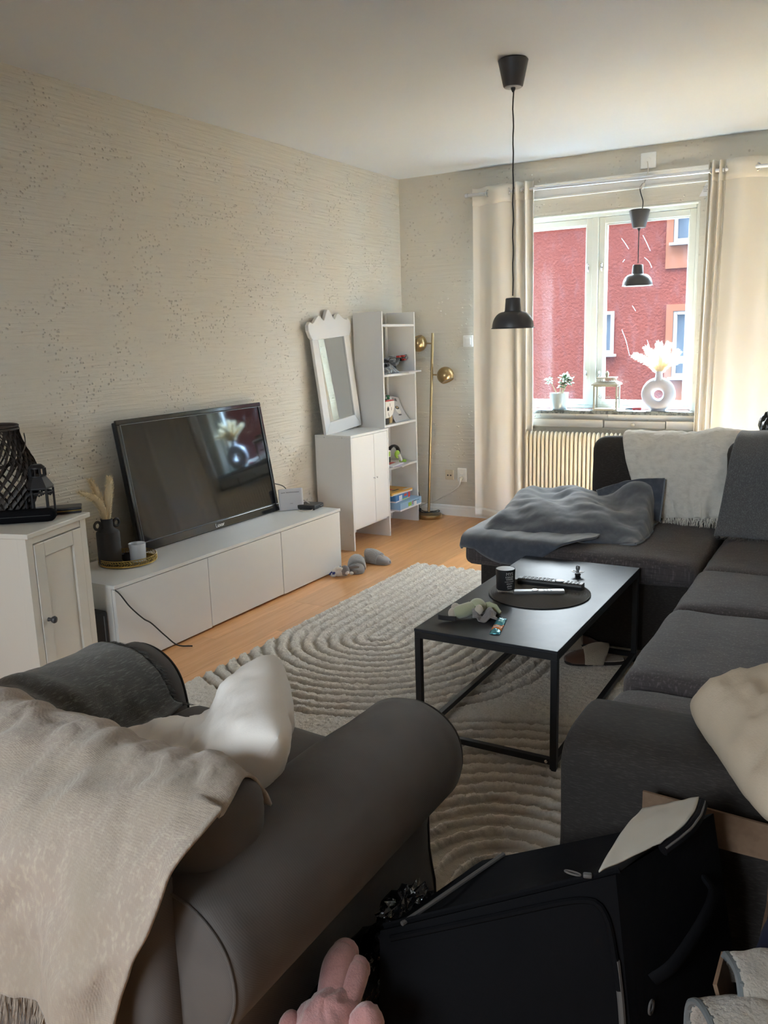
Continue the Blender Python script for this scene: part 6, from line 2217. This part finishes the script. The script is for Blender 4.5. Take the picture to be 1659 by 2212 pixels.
B('neck', G().lathe([(0.036, 0.208), (0.026, 0.224), (0.0225, 0.245), (0.0235, 0.268), (0.020, 0.268), (0.018, 0.240), (0.0, 0.235)], n=32), 'cerw', dn, world=False, smooth=True, angle=50)
for tip, w_ in (((-0.165, 0.0, 0.375), 0.030), ((-0.085, -0.012, 0.425), 0.034), ((-0.010, 0.015, 0.450), 0.034), ((0.060, -0.01, 0.445), 0.032), ((0.115, 0.006, 0.395), 0.030), ((0.165, -0.008, 0.350), 0.026), ((0.01, -0.03, 0.40), 0.032)):
    tail('plume', [(0.002, 0.0, 0.255), (tip[0] * 0.30, tip[1] * 0.3, 0.31), (tip[0] * 0.68, tip[1] * 0.7, 0.31 + (tip[2] - 0.31) * 0.62), tip], w_ * 0.62, dn, 'plumew', 620, 0.034)
# ------------------------------------------------------------------ armchair in the foreground
ac = E('armchair', 'dark grey roll-arm armchair seen from behind in the foreground', 'armchair', (1.965, -4.78, 0.02))
AF, AB_ = -4.365, -5.160
prof_r = [(0.245, 0.055), (0.462, 0.055), (0.464, 0.20), (0.468, 0.300), (0.500, 0.345), (0.540, 0.395), (0.558, 0.455), (0.548, 0.520), (0.510, 0.565), (0.455, 0.588), (0.395, 0.585), (0.340, 0.562), (0.300, 0.520), (0.280, 0.460), (0.268, 0.38), (0.255, 0.25)]
CX = 1.965


def arm_mesh(side):
    lp = cspline([(a, b, 0) for a, b in prof_r], 4)
    cxp, czp = 0.40, 0.38
    secs = [(AF, 0.030), (AF - 0.006, 0.012), (AF - 0.018, 0.0)]
    n_mid = 22
    for k in range(1, n_mid):
        secs.append((AF - 0.018 + (AB_ - AF + 0.036) * k / n_mid, 0.0))
    secs += [(AB_ + 0.018, 0.0), (AB_ + 0.006, 0.010), (AB_, 0.028)]
    vs, fs = [], []
    for y, sh in secs:
        t_ = (y - AF) / (AB_ - AF)
        for p in lp:
            d = Vector((p.x - cxp, p.y - czp))
            k = 1 - sh / max(d.length, 0.02)
            # the roll narrows and drops slightly towards the back
            up_ = max(0, (p.y - 0.34) / 0.25)
            xx = cxp + d.x * k - 0.022 * up_ * t_
            zz = czp + d.y * k + 0.010 * up_ * math.sin(t_ * PI)
            e = 0.004 * fbm((p.x * 6 + side, y * 7, p.y * 6), 1.0) * up_
            vs.append((CX + side * xx, y, zz + e))
    nl = len(lp)
    ns = len(secs)
    for i in range(ns - 1):
        for j in range(nl):
            j2 = (j + 1) % nl
            f = (i * nl + j, i * nl + j2, (i + 1) * nl + j2, (i + 1) * nl + j)
            fs.append(f if side > 0 else f[::-1])
    fs += [tuple(range(nl))[::-1 if side > 0 else 1], tuple(range((ns - 1) * nl, ns * nl))[::1 if side > 0 else -1]]
    return G().add(vs, fs), lp, secs


for side in (1, -1):
    g_, lp, secs = arm_mesh(side)
    B('armrest', g_, 'chair', ac, smooth=True, angle=60)
    for y, tt_ in ((AF - 0.004, 0.0), (AB_ + 0.004, 1.0)):
        q = G()
        pts = []
        for p in lp:
            d = Vector((p.x - 0.40, p.y - 0.38))
            k = 1 - 0.010 / max(d.length, 0.02)
            up_ = max(0, (p.y - 0.34) / 0.25)
            pts.append((CX + side * (0.40 + d.x * k - 0.022 * up_ * tt_), y, 0.38 + d.y * k))
        q.tube(pts, 0.0036 if tt_ == 0 else 0.0026, 7, closed=True)
        B('piping', q, 'chairpipe' if tt_ == 0 else 'chair', ac, smooth=True)
B('seat_base', G().box(CX - 0.270, CX + 0.270, -5.17, AF - 0.012, 0.055, 0.300), 'chair', ac, bev=0.015)
B('seat_cushion', G().soft((CX, -4.66, 0.372), (0.540, 0.60, 0.150), 0.05, (0.0, 0.01, 0.012), 16, amp=0.006, fr=5), 'chair', ac, smooth=True, angle=180)
B('skirt_front', G().soft((CX, AF - 0.004, 0.18), (0.56, 0.020, 0.24), 0.010, n=8, amp=0.002, fr=8), 'chair', ac, smooth=True, angle=60)
B('back_frame', G().soft((CX, -5.165, 0.330), (0.860, 0.10, 0.55), 0.045, (0, 0.01, 0.01), 16, amp=0.004, fr=4), 'chair', ac, smooth=True, angle=180)
Tb = Matrix.Rotation(R(-8), 4, 'X')
B('back_cushion', G().soft((CX + 0.01, -5.030, 0.565), (0.880, 0.200, 0.250), 0.07, (0.01, 0.02, 0.012), 18, T=Tb, amp=0.012, fr=4, seed=5), 'chair', ac, smooth=True, angle=180)
for a in (CX - 0.40, CX + 0.40):
    for b in (AF - 0.06, AB_ + 0.06):
        B('foot', G().box(a - 0.025, a + 0.025, b - 0.025, b + 0.025, 0.020, 0.056), 'blackm', ac, bev=0.003)

# dark melange throw over the left arm
dk = E('throw_blanket', 'dark grey melange throw with a fringe over the left armchair arm', 'throw', (1.55, -4.66, 0.45))
lpf = pathfn([(CX - 0.590, 0, 0.300), (CX - 0.578, 0, 0.44), (CX - 0.560, 0, 0.53), (CX - 0.515, 0, 0.588), (CX - 0.452, 0, 0.607), (CX - 0.385, 0, 0.603), (CX - 0.322, 0, 0.575), (CX - 0.278, 0, 0.520), (CX - 0.256, 0, 0.470), (CX - 0.205, 0, 0.462), (CX - 0.120, 0, 0.466)])


def dfn(u, v):
    p = lpf(u * (0.86 + 0.14 * v))
    y = -4.440 - 0.50 * v - 0.035 * math.sin(u * 3.0)
    b = 0.006 + 0.012 * math.exp(-((v - 0.42 - 0.25 * (1 - u)) / 0.05) ** 2) + 0.014 * math.exp(-((v - 0.60 - 0.2 * (1 - u)) / 0.045) ** 2) * (u > 0.1)
    c = Vector((CX - 0.42, 0, 0.46))
    d = Vector((p.x - c.x, 0, p.z - c.z))
    if u > 0.84:
        d = Vector((0, 0, 1))
    d = d.normalized()
    return (p.x + d.x * b, y, p.z + d.z * b)


P, N = cloth(dfn, 84, 72, ((4, 4, 0.006), (8, 11, 0.005), (20, 18, 0.002)), 31.0)
B('cloth', G().grid(P), 'throwd', dk, smooth=True, angle=180, solid=0.006)
ed = [tuple(P[i, 0]) for i in range(14, 84)]
dr_ = []
for i in range(14, 84):
    i2 = min(83, i + 2)
    t_ = Vector(P[i2, 0]) - Vector(P[i - 2, 0])
    t_.normalize()
    nn = Vector((t_.z, 0, -t_.x))
    dr_.append(Vector((0.30 * t_.x, 0.55, 0.30 * t_.z)) + nn * 0.10 + Vector((0, 0, -0.08)))
fringe('fringe', ed, dr_, 'throwd', dk, 520, 0.050, 0.0016, 0.010)

# beige throw over the armchair back
bt2 = E('throw_blanket', 'wide beige woven throw draped over the back of the armchair', 'throw', (2.0, -5.1, 0.3))
bpf = pathfn([(0, -4.905, 0.620), (0, -4.920, 0.665), (0, -4.960, 0.705), (0, -5.030, 0.724), (0, -5.110, 0.712), (0, -5.180, 0.670), (0, -5.232, 0.60), (0, -5.250, 0.53), (0, -5.256, 0.43), (0, -5.260, 0.345)])


def bt_fn(u, v):
    p = bpf(v)
    x1 = 2.400 + 0.055 * sstep(0.12, 0.36, v) - 0.024 * sstep(0.42, 0.60, v) - 0.085 * sstep(0.55, 0.95, v)
    x0 = 1.50
    x = x0 + (x1 - x0) * u
    hang = sstep(0.45, 0.8, v)
    fold_ = 0.020 * hang * math.sin(u * 26 + 1.5 * math.sin(v * 3)) * (0.3 + 0.7 * u) + 0.012 * hang * math.sin(u * 11)
    sag = -0.030 * math.exp(-((u - 0.72) / 0.12) ** 2) * math.exp(-((v - 0.30) / 0.22) ** 2)
    edge = 0.0
    if u > 0.93 and v < 0.35:
        edge = (u - 0.93) / 0.07
    return (x - 0.005 * edge, p.y + fold_ * 0.8 - 0.004 * edge, p.z + sag * 0.5 - 0.020 * edge ** 1.5 + 0.060 * (1 - u) * sstep(0.6, 1.0, v))


P, N = cloth(bt_fn, 130, 110, ((5, 3.5, 0.020), (16, 7, 0.012), (40, 14, 0.004)), 40.0)
B('cloth', G().grid(P), 'throwb', bt2, smooth=True, angle=180, solid=0.006)
fringe('fringe', [tuple(P[i, 109]) for i in range(130)], [(-0.1, -0.12, -1)] * 130, 'throwb', bt2, 900, 0.060, 0.0011, 0.008)

# off-white pillow slumped on the armchair seat
wpil = E('pillow', 'creased off-white pillow folded in a V on the armchair seat', 'pillow', (2.06, -4.68, 0.50))


def vbend(p):
    """Fold the flat pillow about its middle: one half lies back, the other stands against the right arm."""
    x, y, z = p
    a = R(52)
    r0 = 0.06
    s_ = x
    if s_ < -r0:
        q_ = Vector((s_, 0, 0))
        n_ = Vector((0, 0, 1))
    elif s_ < r0:
        t_ = (s_ + r0) / (2 * r0) * a
        rad_ = 2 * r0 / a
        q_ = Vector((-r0 + rad_ * math.sin(t_), 0, rad_ * (1 - math.cos(t_))))
        n_ = Vector((-math.sin(t_), 0, math.cos(t_)))
    else:
        rad_ = 2 * r0 / a
        e_ = Vector((-r0 + rad_ * math.sin(a), 0, rad_ * (1 - math.cos(a))))
        q_ = e_ + Vector((math.cos(a), 0, math.sin(a))) * (s_ - r0)
        n_ = Vector((-math.sin(a), 0, math.cos(a)))
    q_ = q_ + n_ * z
    return Vector((q_.x, y, q_.z))


g_ = pillow_mesh(0.50, 0.46, 0.165, 44, vbend, 0.024, 9.0, 0.06)
Tp = Matrix.Translation((2.120, -4.765, 0.510)) @ Matrix.Rotation(R(38), 4, 'Z')
g_.v = [tuple(Tp @ Vector(p)) for p in g_.v]
B('cover', g_, 'pillow', wpil, smooth=True, angle=180)

# ------------------------------------------------------------------ suitcase
sc = E('suitcase', 'open black soft suitcase standing on its side in the foreground', 'suitcase', (2.78, -4.63, 0.0))
A, Bb, Cc, Dd = Vector((2.545, -4.800, 0.325)), Vector((2.630, -4.520, 0.330)), Vector((3.060, -4.395, 0.490)), Vector((2.945, -4.672, 0.492))
A0, B0, C0, D0 = Vector((2.590, -4.905, 0.004)), Vector((2.680, -4.560, 0.004)), Vector((3.150, -4.420, 0.004)), Vector((3.030, -4.760, 0.004))


def bil(a, b, c, d, u, v):
    return (a * (1 - u) + d * u) * (1 - v) + (b * (1 - u) + c * u) * v


q = G()
nq = 14


def sface(f, nu=nq, nv=nq):
    P = np.zeros((nu + 1, nv + 1, 3))
    for i in range(nu + 1):
        for j in range(nv + 1):
            P[i, j] = f(i / nu, j / nv)
    q.grid(P)


cen = (A + Cc + A0 + C0) / 4


def dent(p, k=0.010):
    return p + Vector((0, 0, 1)) * k * fbm((p.x * 7, p.y * 7, p.z * 7), 1.0)


top_f = lambda u, v: dent(bil(A, Bb, Cc, Dd, u, v) + Vector((0, 0, -0.028 * math.sin(PI * u) * math.sin(PI * v) - 0.008 * math.sin(u * 10 + v * 4) * math.sin(PI * v))), 0.006 * math.sin(PI * u) * math.sin(PI * v))
sface(top_f)
fn_front = lambda u, v: bil(A0, A, Dd, D0, u, v)
sface(lambda u, v: bil(A0, A, Dd, D0, u, v) + Vector((0.3, -1, 0)).normalized() * 0.018 * math.sin(PI * u) * math.sin(PI * v))
sface(lambda u, v: bil(D0, Dd, Cc, C0, u, v) + Vector((1, 0.2, 0)).normalized() * 0.012 * math.sin(PI * u) * math.sin(PI * v))
sface(lambda u, v: bil(C0, Cc, Bb, B0, u, v))
sface(lambda u, v: bil(B0, Bb, A, A0, u, v))
sface(lambda u, v: bil(A0, D0, C0, B0, v, u))
bm_ = B('shell', q, 'bagblack', sc, smooth=True, angle=50)
up3 = Vector((0, 0, 1))
q = G()
q.tube([tuple(bil(A, Bb, Cc, Dd, 0.10, k / 10) + up3 * 0.004) for k in range(11)], 0.0045, 7)
B('grey_piping', q, 'baggrey', sc, smooth=True, label='worn grey piping across the top')
q = G()
fpan = []
for t_ in [k / 40 for k in range(41)]:
    # rounded front panel outline on the front face, right corners
    pts_ = [(0.05, 0.955), (0.55, 0.955), (0.86, 0.945), (0.945, 0.88), (0.968, 0.72), (0.972, 0.62)]
    f_ = pathfn([(a, b, 0) for a, b in pts_])(t_)
    fpan.append(fn_front(f_.x, f_.y) + Vector((0.3, -1, 0)).normalized() * (0.020 * math.sin(PI * f_.x) * math.sin(PI * f_.y) + 0.003))
B('piping', G().tube(fpan, 0.006, 7), 'bagblack', sc, smooth=True)
fpan = []
for t_ in [k / 40 for k in range(41)]:
    f_ = pathfn([(0.972, 0.72, 0), (0.974, 0.55, 0), (0.962, 0.42, 0), (0.91, 0.345, 0), (0.78, 0.325, 0), (0.65, 0.30, 0)])(t_)
    fpan.append(fn_front(f_.x, f_.y) + Vector((0.3, -1, 0)).normalized() * (0.020 * math.sin(PI * f_.x) * math.sin(PI * f_.y) + 0.003))
q.tube(fpan, 0.006, 7)
B('grey_piping', q, 'baggrey', sc, smooth=True, label='worn grey piping')
q = G()
zt = [bil(A, Bb, Cc, Dd, k / 30, 0.035) + up3 * 0.004 for k in range(31)]
q.tube(zt, 0.0065, 6, flat=0.5)
zp = B('zip', q, 'bagblack', sc, smooth=True)
q = G()
pz = bil(A, Bb, Cc, Dd, 0.88, 0.02) + up3 * 0.010
q.soft((0, 0, 0), (0.016, 0.010, 0.008), 0.003, n=4, T=Matrix.Rotation(R(20), 4, 'Z'))
q.v = [tuple(Vector(p) + pz) for p in q.v]
loop = [pz + Vector((-0.010 - 0.014 + 0.014 * math.cos(a), -0.006 - 0.002 + 0.004 * math.sin(a), 0.002)) for a in [2 * PI * k / 18 for k in range(18)]]
q.tube(loop, 0.0018, 6, closed=True)
B('zip_puller', q, 'baggrey', zp, smooth=True, angle=50)
# unzipped lid corner with its pale lining, folded up
F0, F1, F2, F3 = Vector((2.922, -4.695, 0.504)), Vector((3.000, -4.590, 0.520)), Vector((3.036, -4.420, 0.530)), Vector((2.942, -4.468, 0.506))


def lid(u, v):
    a = F0 * (1 - v) + F3 * v
    b = F1 * (1 - v) + F2 * v
    p = a * (1 - u) + b * u
    bow = 0.020 * math.sin(PI * v) * u
    return p + Vector((0.8, -0.5, 0)).normalized() * bow + up3 * (0.012 * math.sin(PI * v) + 0.004 * mnoise.noise(Vector((u * 4, v * 4, 3))))


P, N = cloth(lid, 18, 26, (), 0)
B('lid_lining', G().grid(P), 'lining', sc, smooth=True, angle=180, solid=0.004, label='cream lining of the opened lid')
q = G()
edge_ = [Vector(P[17, j]) for j in range(26)] + [Vector(P[i, 25]) for i in range(16, 6, -1)]
q.tube([p + Vector((0.006, -0.002, -0.010)) for p in edge_], 0.011, 8)
B('lid_rim', q, 'bagblack', sc, smooth=True)
q = G()
q.tube([p + Vector((0.012, -0.006, -0.002)) for p in edge_], 0.0022, 6)
B('lid_zip', q, 'baggrey', sc, smooth=True)
sidef = lambda u, v, d=0.0: bil(D0, Dd, Cc, C0, u, v) + Vector((1, -0.25, 0)).normalized() * (0.012 * math.sin(PI * u) * math.sin(PI * v) + d)
q = G()
q.tube(spline([sidef(0.18, 0.60, 0.004), sidef(0.26, 0.66, 0.030), sidef(0.48, 0.74, 0.040), sidef(0.70, 0.78, 0.030), sidef(0.78, 0.80, 0.004)]), 0.014, 10, flat=0.45)
B('handle', q, 'bagblack', sc, smooth=True)
q = G()
q.tube([sidef(0.36, 0.62, 0.016), sidef(0.50, 0.66, 0.018), sidef(0.66, 0.72, 0.016)], 0.012, 8, flat=0.2)
B('handle_patch', q, 'baggrey', sc, smooth=True)
T = frame(sidef(0.14, 0.52, 0.006), (0.2, 1, 0), (0, 0, 1))
B('eyelet', G().tube([T @ Vector((0.009 * math.cos(2 * PI * k / 20), 0.013 * math.sin(2 * PI * k / 20), 0)) for k in range(20)], 0.0022, 6, closed=True), 'baggrey', sc, smooth=True)

# ------------------------------------------------------------------ box and cloths in the right corner
cb = E('cardboard_box', 'open brown cardboard box between the suitcase and the sofa arm', 'box', (3.33, -4.56, 0.0))
q = G()
q.box(3.160, 3.62, -4.345, -4.339, 0.0, 0.440)
B('wall', q, 'cardb', cb)
B('wall', G().box(3.160, 3.166, -4.78, -4.346, 0.0, 0.30), 'cardb', cb)
B('wall', G().box(3.166, 3.62, -4.786, -4.780, 0.0, 0.42), 'cardb', cb)
B('wall', G().box(3.614, 3.62, -4.78, -4.346, 0.0, 0.42), 'cardb', cb)
B('bottom', G().box(3.166, 3.614, -4.78, -4.346, 0.0, 0.006), 'cardb', cb)
B('flap', G().prism([(2.912, 0.38), (3.160, 0.38), (3.160, 0.455), (2.912, 0.466)], 'y', -4.333, -4.327), 'cardb', cb)
T = Matrix.Translation((3.163, -4.78, 0.30)) @ Matrix.Rotation(R(-16), 4, 'Y')
B('flap', G().box(-0.003, 0.003, 0.0, 0.08, 0.0, 0.135, T=T), 'cardb', cb)
nv_ = E('clothes_bundle', 'bundle of dark navy clothes in the cardboard box', 'clothes', (3.38, -4.47, 0.01))
q = G()
q.soft((3.39, -4.50, 0.215), (0.44, 0.28, 0.41), 0.07, (0.0, 0.0, 0.02), 16, amp=0.020, fr=6)
B('cloth', q, 'navy', nv_, smooth=True, angle=180)
q = G().tube(spline([(3.18, -4.46, 0.425), (3.25, -4.50, 0.45), (3.33, -4.47, 0.458), (3.42, -4.50, 0.452)]), 0.012, 8)
B('rolled_sleeve', q, 'piping', nv_, smooth=True)
fb = E('blanket', 'cream fleece baby blanket with a grey stitched edge in the bottom right corner', 'blanket', (3.27, -4.70, 0.20))


def lob(c, s, rz_, seed):
    def f(u, v):
        a = -PI * 0.60 + PI * 1.2 * v
        x = s[0] * (u - 0.5)
        y = s[1] * math.sin(a)
        z = s[2] * math.cos(a)
        p = Matrix.Rotation(R(rz_), 3, 'Z') @ Vector((x, y, z))
        return Vector(c) + p
    return cloth(f, 34, 26, ((4, 3, 0.012), (9, 6, 0.006)), seed)


for c, s, rz_, sd in (((3.275, -4.700, 0.400), (0.27, 0.060, 0.055), 24, 1.0), ((3.255, -4.765, 0.355), (0.30, 0.065, 0.075), 30, 2.0), ((3.33, -4.655, 0.455), (0.20, 0.035, 0.030), 12, 3.0)):
    P, N = lob(c, s, rz_, sd)
    fo_ = B('fold', G().grid(P), 'blanketw', fb, smooth=True, angle=180, solid=0.010)
    q = G()
    q.tube([tuple(P[0, j] + np.array([-0.003, 0, 0])) for j in range(26)], 0.0055, 7)
    q.tube([tuple(P[i, 2]) for i in range(34)], 0.0055, 7)
    for j in range(1, 25, 2):
        q.ball(tuple(P[0, j]), 0.0062, 6, 4)
    B('stitched_edge', q, 'blanketg', fo_, smooth=True)

pbag = E('rubbish_bag', 'shiny black plastic bag squeezed between the armchair and the suitcase', 'bag', (2.50, -4.82, 0.0))
q = G()


def bagf(u, v):
    a = 2 * PI * u
    th = PI * (0.04 + 0.96 * v)
    r_ = (math.sin(th) ** 0.7)
    x, y = 0.060 * r_ * math.cos(a), 0.240 * r_ * math.sin(a)
    z = 0.135 + 0.135 * math.cos(th)
    return (2.500 + x - 0.02 * (y > 0) * y + 0.10 * y * 0.3, -4.800 + y, max(0.002, z))


P, N = cloth(bagf, 60, 30, ((14, 9, 0.012), (30, 14, 0.008)), 6)
P[-1] = P[0]
P[:, :, 2] = np.maximum(P[:, :, 2], 0.002)
B('bag', G().grid(P), 'binbag', pbag, smooth=True, angle=25)
q = G()
q.ball((2.520, -4.665, 0.262), (0.045, 0.075, 0.040), 26, 16, amp=0.45, fs_=9)
q.ball((2.545, -4.740, 0.272), (0.030, 0.060, 0.030), 22, 14, amp=0.45, fs_=9)
B('gathered_neck', q, 'binbag', pbag, smooth=True, angle=25)
pk = E('plush_animal', 'pink fluffy plush animal lying by the suitcase at the bottom', 'plush toy', (2.56, -4.95, 0.20))
q = G()
q.ball((2.545, -4.985, 0.262), (0.052, 0.075, 0.060), 44, 28, amp=0.12)
B('body', q, 'pink', pk, smooth=True, angle=180)
q = G().tube(spline([(2.535, -4.955, 0.287), (2.515, -4.905, 0.312), (2.508, -4.870, 0.309)]), 0.026, 14)
q.ball((2.506, -4.862, 0.307), 0.0262, 16, 10)
B('arm', q, 'pink', pk, smooth=True, angle=180)
q = G().tube(spline([(2.560, -4.955, 0.282), (2.548, -4.90, 0.297), (2.540, -4.880, 0.295)]), 0.024, 14)
q.ball((2.539, -4.874, 0.295), 0.0242, 16, 10)
B('arm', q, 'pink', pk, smooth=True, angle=180)
q = G().ball((2.608, -4.960, 0.277), (0.030, 0.036, 0.036), 18, 12, amp=0.1)
B('head', q, 'pink', pk, smooth=True, angle=180)
q = G().ball((2.494, -5.020, 0.277), (0.016, 0.024, 0.026), 14, 10)
B('foot', q, 'pink', pk, smooth=True, angle=180)
